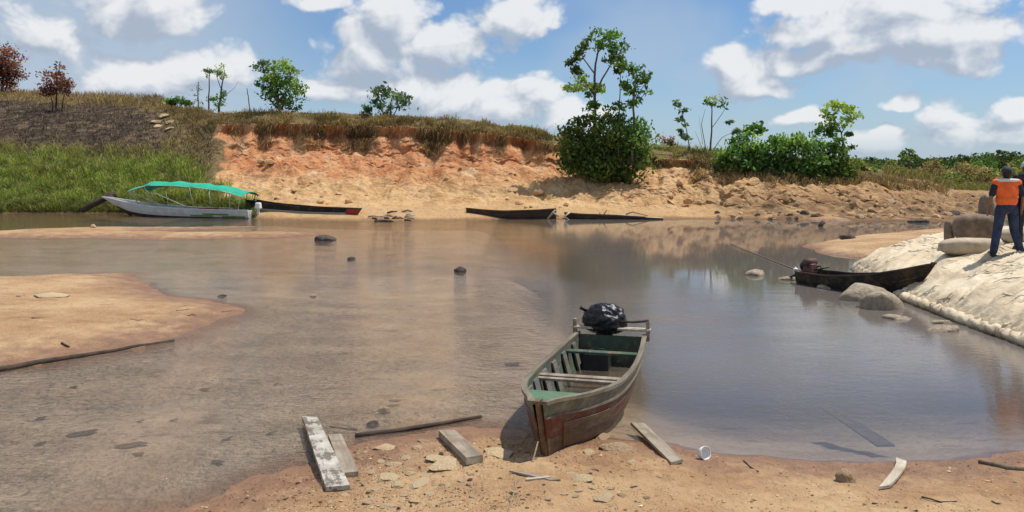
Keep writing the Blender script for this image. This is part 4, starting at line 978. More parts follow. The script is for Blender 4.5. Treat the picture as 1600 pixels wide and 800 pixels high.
def canopied_boat():
    st, bw = (-13.9, 45.0), (-23.4, 47.6); L = (Vector(bw) - Vector(st)).length
    h = Hull(L, [(0, .68), (.3, .78), (.6, .72), (.8, .5), (.93, .22), (1, .03)], [(0, .5), (.4, .56), (.7, .42), (.9, .14), (1, .01)],
             [(0, .42), (.4, .46), (.7, .62), (1, 1.06)], [(0, -.15), (.6, -.12), (.85, .05), (1, .42)], 1.2)
    r = thing('canopied_boat', 'long white passenger boat under a green cloth canopy by the grassy bank', 'boat'); place(r, st, bw)
    for sg in (1, -1):
        hs = link('hull_side', h.strake(0, 1, .30, .86, sg, n=36), M_WHITE, r); link('lower_strake', h.strake(0, 1, 0, .295, sg, n=36), W_DARK, r)
        link('sheer_strake', h.strake(0, 1, .865, 1, sg, off=-.02), M_WHITE, r); h.rail(sg, w=.08, h=.05, dz=.03).build('gunwale', M_WHITE, r)
        for a, b, c, d in ((.02, .16, .32, .44), (.12, .28, .50, .64), (.22, .36, .34, .46)): link('painted_stripe', h.strake(a, b, c, d, sg, th=.01, off=-.014), M_HULLG, hs)
    h.bottom().build('bottom', W_DARK, r); h.stem(.04).build('stem', W_DARK, r); h.bulk(.008, 0, .99, .05, .01).build('transom', M_WHITE, r)
    for t in (.12, .26, .40, .54, .66): h.across(t, .30, .28, .04, -.03).build('bench', W_GREY, r)
    # canopy: cloth over bows and poles
    tab = [(.25, 1.34), (1.3, 1.62), (2.6, 1.78), (4.6, 1.92), (6.2, 1.92), (7.0, 1.72), (7.5, 1.56)]
    vs = []; fs = []; nx, ny = 40, 10
    for q in (0, 1):
        for i in range(nx + 1):
            x = .25 + 7.25 * i / nx; z = float(np.interp(x, [a for a, _ in tab], [b for _, b in tab])); z += .03 * math.sin(x * 4.3)
            for j in range(ny + 1):
                v = -1 + 2 * j / ny; vs.append((x, v * .85, z - .20 * abs(v) ** 2.6 - .012 * q + .015 * math.sin(x * 7 + v * 3)))
    W = ny + 1; T = (nx + 1) * W
    for i in range(nx):
        for j in range(ny): a = i * W + j; fs += [(a, a + 1, a + W + 1, a + W), (T + a, T + a + W, T + a + W + 1, T + a + 1)]
    m = MB(); m.add(vs, fs); cano = m.build('canopy', M_CANOPY, r, True)
    def cz(x): return float(np.interp(x, [a for a, _ in tab], [b for _, b in tab]))
    for sg in (1, -1):
        for x0, x1 in ((.6, .35), (1.1, 1.0), (3.3, 3.5), (6.0, 6.4), (6.9, 7.4), (4.9, 7.45)):
            t = x0 / L; p = h.pt(t, 1, sg); m = MB(); m.tube([(x0, p.y * .97, p.z), (x1, sg * .83, cz(x1) - .17)], .024, 6); m.build('canopy_pole', M_POLE, cano, True)
        m = MB(); m.tube([(x, sg * .84, cz(x) - .20) for x in np.linspace(.3, 7.5, 12)], .022, 6); m.build('canopy_rail', M_POLE, cano, True)
    M = Matrix.LocRotScale(r.location, r.rotation_euler, None)
    e = thing('outboard_motor', 'white outboard motor on the stern of the canopied boat', 'motor', M @ Vector((-.15, 0, .35)), r.rotation_euler.z)
    m = MB(); m.box((-.05, 0, .30), (.34, .28, .34), taper=.8); m.build('cowling', M_PLASW, e, bevel=.04)
    m = MB(); m.box((-.06, 0, -.1), (.14, .10, .5)); m.build('leg', M_PLASW, e, bevel=.02)
    m = MB(); m.box((-.06, 0, -.32), (.40, .16, .04)); m.build('cavitation_plate', M_PLASW, e)
    m = MB(); m.box((0, 0, 0), (.9, .6, .16)); o = m.build('red_cushion', M_REDP, None, bevel=.05, loc=M @ Vector((2.9, .1, .42)), rot=r.rotation_euler); tag(o, 'red cushion on a bench inside the canopied boat', 'cushion')
canopied_boat()

def low_canoe(label, cat, st, bw, mat, gun, keel, beam=.42, stripe=None, red=False, seats=(.3, .6), name='long_canoe', blunt=.06):
    L = (Vector(bw) - Vector(st)).length
    h = Hull(L, [(0, beam * .6), (.2, beam), (.6, beam), (.85, beam * max(.6, blunt * 1.6)), (1, beam * blunt)], [(0, beam * .35), (.4, beam * .7), (.8, beam * .4), (1, .01)], gun, keel, .5 if blunt < .1 else .15)
    r = thing(name, label, cat); place(r, st, bw)
    for sg in (1, -1):
        link('side_plank', h.strake(0, 1, 0, 1, sg, th=.03, n=30), mat, r); h.rail(sg, w=.06, h=.05, dz=.02).build('gunwale', mat, r)
        if stripe: link('painted_stripe', h.strake(.02, .9, .52, .66, sg, th=.01, off=-.012), stripe, r)
        if red: link('bow_paint', h.strake(.90, 1, .25, 1, sg, th=.012, off=-.016), M_REDP, r)
    h.bottom().build('bottom', mat, r); h.bulk(.01, 0, .98, .03, .01).build('transom', mat, r)
    if blunt > .1: h.bulk(.985, 0, .98, .03, .01).build('bow_board', mat, r)
    for t in seats: h.across(t, h.smooth(h.g, t) - .06, .16, .03, -.02).build('thwart', mat, r)
    return r, h
low_canoe('long black canoe with a pale stripe and red bow behind the canopied boat', 'canoe', (-14.6, 46.3), (-7.9, 43.6), W_BLACK, [(0, .95), (.2, .74), (.6, .58), (1, .56)], [(0, -.1), (1, -.1)], .5, M_METAL, True)
low_canoe('half sunken dark canoe at the water edge below the bluff', 'canoe', (2.35, 44.2), (-2.45, 44.4), W_DARK, [(0, .52), (.2, .44), (.6, .38), (.85, .46), (1, .55)], [(0, -.2), (1, -.15)], .45, blunt=.45)
low_canoe('swamped dark canoe lying right of the half sunken one', 'canoe', (7.9, 43.6), (2.75, 43.9), W_DARK, [(0, .04), (.2, .10), (.5, .19), (.85, .25), (1, .34)], [(0, -.2), (1, -.15)], .42, blunt=.5)

# ------------------------------------------------------------------ embankment covered with cloth
def emb_h(X, Y):
    d = sdist(toe, X, Y); dd = np.clip(d, -.3, 20)
    z = 1.28 * (1 - np.exp(-np.maximum(dd, 0) / 1.55)) * (1 + .05 * pnoise(X * .5, Y * .5)) + .16 * sst(d, .0, .12) * np.exp(-np.maximum(d, 0) / .35)
    ang = Y * .92 - X * .40
    al = X * .92 + Y * .40
    m_ = sst(d, .12, .5) * (1 - .7 * sst(d, 2.2, 3.6))
    fold = .05 * fbm(ang * 1.4, al * .35, 1, 3) * m_
    for q, (fa, fl, w, a) in enumerate(((1.5, .30, .06, .10), (3.1, .55, .08, .065), (6.0, .9, .12, .035))):
        n_ = pnoise(ang * fa + .4 * pnoise(al * .8, ang, 3), al * fl, 5.0 + 7 * q); fold = fold + a * np.exp(-(n_ / w) ** 2) * m_ * sst(pnoise(al * .7, ang * .6, 2 + q), -.35, .1)
    ruff = (.15 * np.abs(np.sin(Y * 11 + X * 4 + 2.6 * pnoise(Y * 1.7, 1))) + .08 * pnoise(Y * 6, X * 3, 2)) * np.exp(-((d - .10) / .16) ** 2)
    return np.where(d > -.02, z + fold - ruff, -1.3 + .0 * d)
def build_embankment():
    ys = np.concatenate([np.arange(3, 10, .25), np.arange(10, 24.5, .045), np.arange(24.5, 28, .3)])
    xs = np.concatenate([np.arange(6.9, 11.2, .045), np.arange(11.2, 30, .45)])
    X, Y = np.meshgrid(xs, ys); Z = emb_h(X, Y)
    me = np_mesh('embankment', np.stack([X, Y, Z], -1).reshape(-1, 3), grid_faces(len(ys), len(xs)))
    tag(link('embankment', me, MATS['geotextile']), 'pale cloth covered sand embankment with ruffled lower hem at the right', 'embankment')
build_embankment()
def hem_roll():
    pts = [Vector((np.interp(y, toe[:8, 1], toe[:8, 0]) + .13, y, .045)) for y in np.arange(9.0, 19.6, .03)]
    vs = []; n = 14
    for k, p in enumerate(pts):
        r = .115 + .035 * float(pnoise(p.y * 1.3, 2)); ru = abs(math.sin(p.y * 11.5 + 5.0 * float(pnoise(p.y * 1.1, 7)))) ** .6
        for a in range(n):
            t = 2 * math.pi * a / n; ru = abs(math.sin(p.y * 8.5 + 2.2 * t + 5.0 * float(pnoise(p.y * .9, 7)))) ** .7; rr = r * (.82 + .22 * ru + .30 * float(pnoise(p.y * 9, math.cos(t) * 1.5, math.sin(t) * 1.5)))
            vs.append((p.x + math.cos(t) * rr * 1.15, p.y + .05 * math.sin(t), p.z + math.sin(t) * rr))
    fs = [(k * n + a, k * n + (a + 1) % n, (k + 1) * n + (a + 1) % n, (k + 1) * n + a) for k in range(len(pts) - 1) for a in range(n)]
    link('hem_roll', np_mesh('hem_roll', vs, [f[::-1] for f in fs]), MATS['geotextile'], bpy.data.objects['embankment'])
hem_roll()
def ez(X, Y): return float(emb_h(np.array([X]), np.array([Y]))[0])
def sack(name, label, X, Y, L, W, Hh, rz, mat, z=None, pitch=0.0, group='sandbags on the embankment'):
    bm = bmesh.new(); bmesh.ops.create_icosphere(bm, subdivisions=4, radius=1.0); sd = random.random() * 50
    for v in bm.verts:
        c = v.co.copy(); p = 3.2
        n = (abs(c.x) ** p + abs(c.y) ** p + abs(c.z) ** p) ** (-1 / p); c = c * n
        wob = 1 + .10 * float(pnoise(c.x * 2 + sd, c.y * 2, c.z * 2)) + .05 * float(pnoise(c.x * 6 + sd, c.y * 6, c.z * 5))
        end = 1 - .22 * abs(c.x) ** 6
        v.co = (c.x * L / 2, c.y * W / 2 * wob * end, (c.z * Hh / 2) * wob * end + Hh / 2)
    for f in bm.faces: f.smooth = True
    me = bpy.data.meshes.new(name); bm.to_mesh(me); bm.free()
    o = link(name, me, mat, None, (X, Y, (ez(X, Y) - .05) if z is None else z), (0, pitch, rz)); return tag(o, label, 'sandbag', group)
sack('sandbag', 'long pale sandbag lying at the feet of the man in orange', 9.62, 17.35, 1.35, .55, .36, R(-8), M_SACK)
sack('sandbag', 'pale sandbag lying behind the man at the right edge', 10.75, 17.2, 1.2, .55, .36, R(-4), M_SACK)
sack('sandbag', 'darker sandbag stacked behind the long pale one', 10.05, 18.0, .95, .5, .62, R(-5), M_SACKD)
sack('sandbag', 'small upright brown sandbag at the left end of the stack', 9.72, 18.5, .16, .34, .62, R(-5), M_SACKD)
sack('sandbag', 'brown upright sandbag beside the hand of the man in orange', 10.32, 18.1, .22, .4, .98, R(5), M_SACKD)

# ------------------------------------------------------------------ people
def remesh(mb, name, mat, parent, voxel=.016, smooth=2):
    me = mb.mesh(name); o = bpy.data.objects.new('tmp', me); COL.objects.link(o)
    md = o.modifiers.new('r', 'REMESH'); md.mode = 'VOXEL'; md.voxel_size = voxel
    ms = o.modifiers.new('s', 'SMOOTH'); ms.iterations = smooth; ms.factor = .5
    dg = bpy.context.evaluated_depsgraph_get(); dg.update(); res = bpy.data.meshes.new_from_object(o.evaluated_get(dg))
    bpy.data.objects.remove(o); res.name = name
    res.materials.clear(); res.polygons.foreach_set('use_smooth', [True] * len(res.polygons))
    return link(name, res, mat, parent)
def limb(m, pts, rad, n=12):
    m.tube(pts, rad, n)
    for p, r in zip(pts, rad): m.ball(p, r * .99, 12, 8)
def person(label, X, Y, rz, vest=True, cap=M_CAPD, pants=M_JEANS, shirt=M_NAVY, feet=.15, stride=.0):
    z0 = ez(X, Y); r = thing('person', label, 'person', (X, Y, z0), rz)
    # faces +y locally, x to its right
    hipz, shz = .92, 1.42
    hips = {s: Vector((s * .10, 0, hipz)) for s in (-1, 1)}
    knee = {s: Vector((s * (.12 + feet * .1), .05 + s * stride * .4, .50)) for s in (-1, 1)}
    ank = {s: Vector((s * (.10 + feet * .45), -.02 + s * stride, .09)) for s in (-1, 1)}
    sh = {s: Vector((s * .19, 0, shz)) for s in (-1, 1)}
    elb = {s: Vector((s * .29, -.03, 1.14)) for s in (-1, 1)}
    wri = {s: Vector((s * .30, .10, .90)) for s in (-1, 1)}
    b = MB()
    b.ball((0, .01, 1.60), (.078, .098, .118), 16, 12); b.ball((0, .045, 1.545), (.058, .062, .06), 12, 8)
    b.ball((0, .115, 1.585), (.016, .024, .022), 8, 6)
    for s in (-1, 1): b.ball((s * .083, .0, 1.59), (.014, .028, .036), 8, 6)
    limb(b, [(0, -.01, 1.38), (0, 0, 1.52)], [.062, .056])
    b.ball((0, 0, 1.28), (.155, .095, .19), 14, 10); b.ball((0, 0, 1.05), (.135, .09, .17), 14, 10); b.ball((0, 0, .93), (.155, .10, .11), 14, 10)
    for s in (-1, 1):
        limb(b, [Vector((0, 0, 1.41)), sh[s]], [.07, .062])
        limb(b, [sh[s], elb[s], wri[s]], [.055, .041, .028])
        limb(b, [hips[s], knee[s], ank[s]], [.088, .058, .042])
        d = (wri[s] - elb[s]).normalized(); pal_ = wri[s] + d * .055
        b.ball(pal_, (.022, .042, .048), 10, 8)
        for k, (off, ln) in enumerate(((-.032, .062), (-.011, .072), (.011, .068), (.031, .052))):
            q = pal_ + d * .035 + Vector((0, off, 0)); limb(b, [q, q + d * ln * .55 + Vector((-s * .004, 0, 0)), q + d * ln + Vector((-s * .018, 0, 0))], [.0095, .009, .008], 8)
        q = pal_ + Vector((-s * .005, .035, 0)); limb(b, [q, q + d * .03 + Vector((-s * .01, .025, 0)), q + d * .062 + Vector((-s * .02, .03, 0))], [.011, .010, .009], 8)
        b.ball(ank[s] + Vector((0, .05, -.05)), (.04, .10, .035), 10, 8)
    remesh(b, 'body', M_SKIN, r, .011, 2)
    p = MB(); p.ball((0, 0, .95), (.172, .122, .12), 14, 10); p.tube([(0, 0, .93), (0, 0, 1.05)], [.15, .145], 14)
    for s in (-1, 1): limb(p, [hips[s], knee[s], ank[s] + Vector((0, 0, .0))], [.106, .083, .072])
    remesh(p, 'trousers', pants, r, .018, 2)
    t = MB(); t.ball((0, 0, 1.28), (.175, .115, .20), 14, 10); t.ball((0, 0, 1.08), (.158, .112, .18), 14, 10)
    limb(t, [(0, -.005, 1.40), (0, -.005, 1.46)], [.082, .066])
    for s in (-1, 1):
        limb(t, [Vector((0, 0, 1.40)), sh[s]], [.082, .073]); limb(t, [sh[s], sh[s].lerp(elb[s], .8)], [.072, .060])
    remesh(t, 'shirt', shirt, r, .016, 2)
    if vest:
        v = MB(); v.ball((0, 0, 1.27), (.222, .142, .22), 16, 12); v.ball((0, 0, 1.09), (.200, .138, .19), 16, 12); v.tube([(0, 0, 1.0), (0, 0, 1.12)], [.165, .165], 18)
        for s in (-1, 1): limb(v, [Vector((s * .05, 0, 1.43)), Vector((s * .19, 0, 1.42))], [.084, .086])
        vs = remesh(v, 'vest', M_VEST, r, .016, 3)
        g = MB(); g.tube([(-.185, -.045, 1.465), (-.06, -.072, 1.475), (.06, -.072, 1.475), (.185, -.045, 1.465)], [.034] * 4, 8); g.build('reflective_band', M_REFL, vs, True)
    for s in (-1, 1):
        f = MB(); a = ank[s]; f.ball((a.x, a.y + .06, .045), (.052, .135, .05), 12, 8); f.ball((a.x, a.y, .08), (.05, .06, .07), 12, 8); f.box((a.x, a.y + .055, .012), (.085, .25, .024))
        remesh(f, 'shoe', M_SHOE, r, .014, 1)
    hh = MB(); hh.ball((0, -.012, 1.612), (.086, .102, .118), 16, 12); remesh(hh, 'hair', M_HAIR, r, .014, 1)
    c = MB(); c.ball((0, 0, 1.665), (.097, .112, .085), 16, 10); c.ball((0, .12, 1.655), (.07, .075, .012), 12, 8); remesh(c, 'cap', cap, r, .012, 1)
    return r
_p1 = at(1573, 388, 16.2)
person('man in a bright orange vest and dark jeans standing on the embankment', _p1.x, _p1.y, R(-12), True, M_CAPD, feet=.35, stride=.05)
person('man in dark clothes and pale teal cap cut by the right picture edge', _p1.x + .47, _p1.y + .12, R(-6), False, M_TEAL, pants=M_NAVY)

# ------------------------------------------------------------------ rocks and stones
def rock_mesh(name, seed, sub=3, flat=.6, amp=.35, facet=.0):
    bm = bmesh.new(); bmesh.ops.create_icosphere(bm, subdivisions=sub, radius=1.0); co = np.array([v.co for v in bm.verts]); s = seed * 7.7
    k = 1 + amp * 1.2 * fbm(co[:, 0] * .9 + s, co[:, 1] * .9, co[:, 2] * .9, 4, .55)
    r2 = np.random.default_rng(seed)
    co2 = co * k[:, None]
    co2 = co2 * r2.uniform(.7, 1.25, 3)
    for _ in range(13):                                    # cut planes give broken faces
        n = r2.normal(size=3); n /= np.linalg.norm(n); d = r2.uniform(.42, .82) if seed < 40 else r2.uniform(.6, .95); e = co2 @ n - d; co2 = co2 - np.maximum(e, 0)[:, None] * n * (.96 if seed < 40 else .8)
    co2 = co2 * (1 + .07 * fbm(co[:, 0] * 4 + s, co[:, 1] * 4, co[:, 2] * 4, 3))[:, None] * 1.2
    co2[:, 2] *= flat
    for v, c in zip(bm.verts, co2): v.co = c
    for f in bm.faces: f.smooth = seed >= 40
    me = bpy.data.meshes.new(name); bm.to_mesh(me); bm.free(); return me
RM = {}
def rock(name, label, cat, loc, size, mat, var=0, group=None, sub=3, rz=None, sink=.3, flat=.6):
    key = (var, sub, flat, mat.name)
    if key not in RM: RM[key] = rock_mesh(name, var + 1, sub, flat); RM[key].materials.append(mat)
    o = bpy.data.objects.new(name, RM[key]); COL.objects.link(o)
    o.location = (loc[0], loc[1], loc[2] + size[2] * flat * (1 - 2 * sink) * .5); o.scale = size; o.rotation_euler = (0, 0, random.uniform(0, 6.28) if rz is None else rz)
    return tag(o, label, cat, group)
def rocks_main():
    S = lambda px, row, w: w / F * (F * H / (row - HOR)) / 2          # half width in metres of something w px wide on the water
    big = [(1183, 449, 34, 'rounded pale rock standing alone left of the dark canoe', ROCK_GREY, .55, 0), (1237, 457, 32, 'flat low rock just left of the row below the canoe', ROCK_GREY, .3, 1), (1254, 453, 22, 'small pale rock touching the flat low rock', ROCK_GREY, .5, 2), (1271, 456, 18, 'smallest pale rock between two larger ones beside the canoe', ROCK_GREY, .45, 3),
           (1303, 456, 42, 'flat pale rock under the dark canoe', ROCK_GREY, .4, 4), (1316, 471, 60, 'long pale rock in front of the dark canoe', ROCK_GREY, .35, 5),
           (1352, 492, 84, 'broad flat topped grey boulder below the dark canoe', ROCK_GREY, .5, 6), (1382, 508, 70, 'largest rugged grey boulder of the group in the pool', ROCK_GREY, .8, 7), (1404, 525, 46, 'pale low rock at the foot of the largest boulder', ROCK_GREY, .3, 8),
           (1470, 533, 34, 'small flat stone leaning on another near the embankment hem', ROCK_GREY, .4, 9), (1473, 546, 44, 'grey rock alone in the pool near the embankment hem', ROCK_GREY, .5, 10),
           (505, 383, 30, 'dark rock breaking the water in the middle distance', ROCK_DARK, .5, 11), (548, 421, 18, 'small dark rock with a pale side in midstream', ROCK_DARK, .5, 12), (720, 433, 22, 'brown pointed rock in midstream', ROCK_DARK, .8, 13),
           (490, 473, 10, 'tiny pale rock in the rippled shallows', ROCK_PALE, .8, 14), (600, 647, 18, 'white stone in the shallows above the dark pole', ROCK_PALE, .6, 15), (583, 668, 18, 'dark lump in the shallows beside the dark pole', ROCK_DARK, .7, 16), (618, 634, 16, 'flat pale stone awash above the white stone', ROCK_PALE, .35, 17),
           (1327, 374, 20, 'dark lump on the small sand bar at right', ROCK_DARK, .6, 18), (145, 357, 9, 'little pale stone on the far left sand bar', ROCK_PALE, .9, 19), (675, 351, 44, 'flat pinkish rock awash near the far beach', ROCK_TAN, .22, 20), (347, 466, 12, 'small dark stone at the tip of the left sand spit', ROCK_DARK, .5, 21),
           (75, 463, 44, 'flat white crusted slab on the left sand spit', ROCK_PALE, .12, 22), (1440, 357, 40, 'dark flat rock at the right far water edge', ROCK_DARK, .3, 23)]
    def root_rock(o, bed):
        me = o.data.copy(); o.data = me; k = max(1.0, (o.location.z - bed + .15) / (o.scale.z * .45))
        for q in me.vertices:
            if q.co.z < 0: q.co.z *= k; q.co.x *= 1 + .10 * min(k, 4) * min(1, -q.co.z / k); q.co.y *= 1 + .10 * min(k, 4) * min(1, -q.co.z / k)
    for px, row, w, lab, mat, ht, v in big:
        p = ground_at(px, row); hw = S(px, row, w); base = max(p.z, -.10 if p.z < 0 else p.z)
        if p.z < -.02: base = -.03
        o = rock('boulder' if w > 40 else 'rock', lab, 'rock', (p.x, p.y + hw * .3, base), (hw, hw * .75, hw * ht * 1.65), mat, 40 + v % 16, None, 3, rz=random.uniform(-.4, .4), sink=.22)
        if p.z < -.02 and px > 1100: root_rock(o, float(gz(o.location.x, o.location.y)))
    # flat stones and crusts on the near sand
    st = [(602, 701, 36, .25, 0), (617, 727, 30, .4, 0), (608, 748, 46, .25, 0), (650, 758, 40, .3, 0), (693, 731, 62, .2, 0), (653, 700, 28, .3, 0), (682, 716, 40, .25, 0), (776, 708, 66, .16, 0), (604, 793, 26, .5, 0), (576, 786, 24, .35, 0), (620, 757, 34, .25, 0), (582, 738, 22, .4, 0), (488, 771, 12, .6, 0),
          (965, 702, 54, .42, 1), (920, 709, 28, .5, 0), (938, 686, 30, .4, 1), (942, 781, 40, .25, 0), (890, 742, 24, .3, 0), (911, 751, 34, .3, 0), (952, 765, 22, .6, 0), (973, 776, 18, .5, 1), (987, 724, 16, .5, 0), (640, 741, 20, .4, 0), (668, 745, 26, .3, 0), (663, 690, 24, .3, 1), (905, 765, 22, .3, 0), (925, 762, 18, .4, 0), (868, 700, 26, .4, 1), (700, 760, 22, .3, 0), (560, 716, 16, .4, 1), (629, 775, 18, .35, 0), (635, 716, 22, .35, 0), (595, 722, 16, .4, 0), (672, 772, 24, .25, 0), (720, 752, 18, .3, 0), (590, 765, 20, .3, 0), (648, 784, 22, .3, 0), (710, 722, 24, .25, 0), (735, 742, 14, .4, 1), (571, 756, 14, .4, 0), (600, 778, 14, .4, 1), (760, 728, 18, .3, 0), (540, 775, 16, .4, 0), (880, 772, 18, .3, 0), (860, 788, 16, .3, 1), (990, 760, 16, .35, 0), (1010, 778, 14, .4, 1), (930, 735, 20, .35, 1), (1030, 745, 12, .4, 0), (515, 785, 14, .35, 0), (690, 788, 16, .3, 1), (740, 775, 14, .35, 0)]
    names = {(776, 708): 'widest pale slab on the sand just left of the canoe bow', (693, 731): 'broad pale slab lying below the squared grey beam', (965, 702): 'largest brownish stone right of the canoe bow', (608, 748): 'pale slab nearest the foot of the short grey plank', (650, 758): 'pale slab in the lower middle of the stone patch left of the canoe',
             (942, 781): 'lowest pale flat stone below the canoe bow', (682, 716): 'pale flat stone at the upper left of the squared beam', (602, 701): 'long pale stone at the top of the stone patch near the dark pole', (911, 751): 'pale flat stone directly below the canoe bow', (620, 757): 'pale stone touching the slab by the short grey plank', (938, 686): 'tan stone against the right side of the canoe bow', (920, 709): 'pale stone beside the keel of the canoe bow', (604, 793): 'pale stone at the bottom edge below the planks'}
    for i, (px, row, w, ht, k) in enumerate(st):
        p = ground_at(px, row); hw = w / F * p.y / 2
        rock('stone', names.get((px, row), ('smaller pale flat stone lying on the near sand around the canoe bow', 'smaller tan stone lying on the near sand around the canoe bow')[k]), 'stone', (p.x, p.y, p.z), (hw, hw * random.uniform(.6, .9), hw * ht * 1.3), (ROCK_PALE, ROCK_TAN)[k], i % 12, 'pale stones on the near sand', 3, sink=.35)
    p = ground_at(1320, 752); rock('round_stone', 'smooth round brown stone half buried at the right water line', 'stone', (p.x, p.y, p.z), (.085, .08, .085), ROCK_TAN, 43, None, 3, sink=.3, flat=.85)
    # pebbles
    for i in range(70):
        px = random.gauss(720, 150) if i < 50 else random.uniform(300, 1600); row = random.uniform(690, 800)
        p = ground_at(px, row)
        if p.z < .02: continue
        w = random.uniform(.012, .035); rock('pebble', 'small pebble scattered on the near sand', 'pebble', p, (w, w * .8, w * .7), random.choice((ROCK_PALE, ROCK_TAN, ROCK_PALE, ROCK_DARK)), i % 5, 'pebbles on the near sand', 2, sink=.2)
    # rubble at the foot of the right bank and fallen clods of the bluff
    for i in range(80):
        px = random.uniform(1120, 1500); row = random.uniform(306, 346) if i % 2 else random.uniform(328, 347); p = bank_pt(px, row)
        w = random.choice((.09, .12, .15, .18, .26)); rock('bank_stone', 'stone in the rubble at the foot of the right bank', 'stone', p, (w, w * .8, w * .75), random.choice((ROCK_TAN, ROCK_TAN, ROCK_CLAY, ROCK_CLAY, ROCK_DARK)), i % 6, 'rubble at the foot of the right bank', 2, sink=.4, flat=.9)
    for i in range(75):
        px = random.uniform(400, 1110); row = random.uniform(252 + max(0, px - 800) * .12, 325); p = bank_pt(px, row)
        w = random.choice((.10, .13, .17, .22, .3)); rock('clod', 'fallen clod of earth on the slope below the bluff', 'clod', p, (w, w * .9, w * .7), ROCK_CLAY, i % 6, 'clods fallen from the bluff', 2, sink=.42, flat=.95)
    for px, row, w, lab in ((1393, 318, 20, 'largest pale stone in the rubble of the right bank'), (1318, 300, 14, 'pale stone high in the rubble below the dark green bush')):
        p = bank_pt(px, row); hw = w / F * p.y / 2; rock('bank_stone', lab, 'stone', p, (hw, hw * .8, hw), ROCK_TAN, 4, None, 2)
    # pale crust outcrop on the left of the bluff top
    for i, (px, row, w, pl) in enumerate(((258, 181, 34, 'topmost'), (241, 190, 22, 'left'), (269, 189, 26, 'right'), (252, 197, 24, 'lower left'), (268, 199, 22, 'lower right'))):
        p = bank_pt(px, row); hw = w / F * p.y / 2; rock('outcrop_stone', pl + ' pale yellow slab of the outcrop where burnt slope meets bluff', 'stone', (p.x, p.y, p.z - .1), (hw, hw * .8, hw * .55), ROCK_PALE, i + 3, 'pale outcrop beside the burnt slope', 3, sink=.4)
rocks_main()

# ------------------------------------------------------------------ driftwood, planks, litter
def board(name, label, a, b, width, th, mat, cat='plank', lift=.0, taper=1.0, ends=(0, 0), za=None, zb=None, warp=0.0, notch=False):
    """board between two seen ground points a, b (px,row)"""
    A, B = ground_at(*a), ground_at(*b)
    if za is not None: A.z = za
    if zb is not None: B.z = zb
    if za is None:
        A.z, B.z = max(A.z, 0.0), max(B.z, 0.0)
        lift += max(max(float(gz(*(A.lerp(B, q).xy + Vector((ox, 0))))) - A.lerp(B, q).z for q in (.1, .3, .5, .7, .9)) for ox in (-.04, .04)) * .8
    d = B - A; L = d.length; n = 10; vs = []; fs = []
    for i in range(n + 1):
        t = i / n; w = width / 2 * (1 + (taper - 1) * t) * (1 + .05 * float(pnoise(t * 6 + A.x, 3)))
        sk = (ends[0] if i == 0 else ends[1] if i == n else 0)
        bz = warp * math.sin(math.pi * t); by = warp * 1.2 * math.sin(math.pi * t)
        for y, z in ((-1, 0), (1, 0), (1, 1), (-1, 1)): vs.append((t * L + sk * y, y * w + by, z * th + bz))
    for i in range(n):
        for q in range(4): r_ = (q + 1) % 4; fs.append((i * 4 + q, i * 4 + 4 + q, i * 4 + 4 + r_, i * 4 + r_))
    fs += [(0, 1, 2, 3), (4 * n + 3, 4 * n + 2, 4 * n + 1, 4 * n)]
    m = MB(); m.add(vs, fs); o = m.build(name, mat, None, bevel=.0)
    e = d.to_track_quat('X', 'Z'); o.rotation_mode = 'QUATERNION'; o.rotation_quaternion = e; o.location = A + Vector((0, 0, lift - .010)); return tag(o, label, cat)
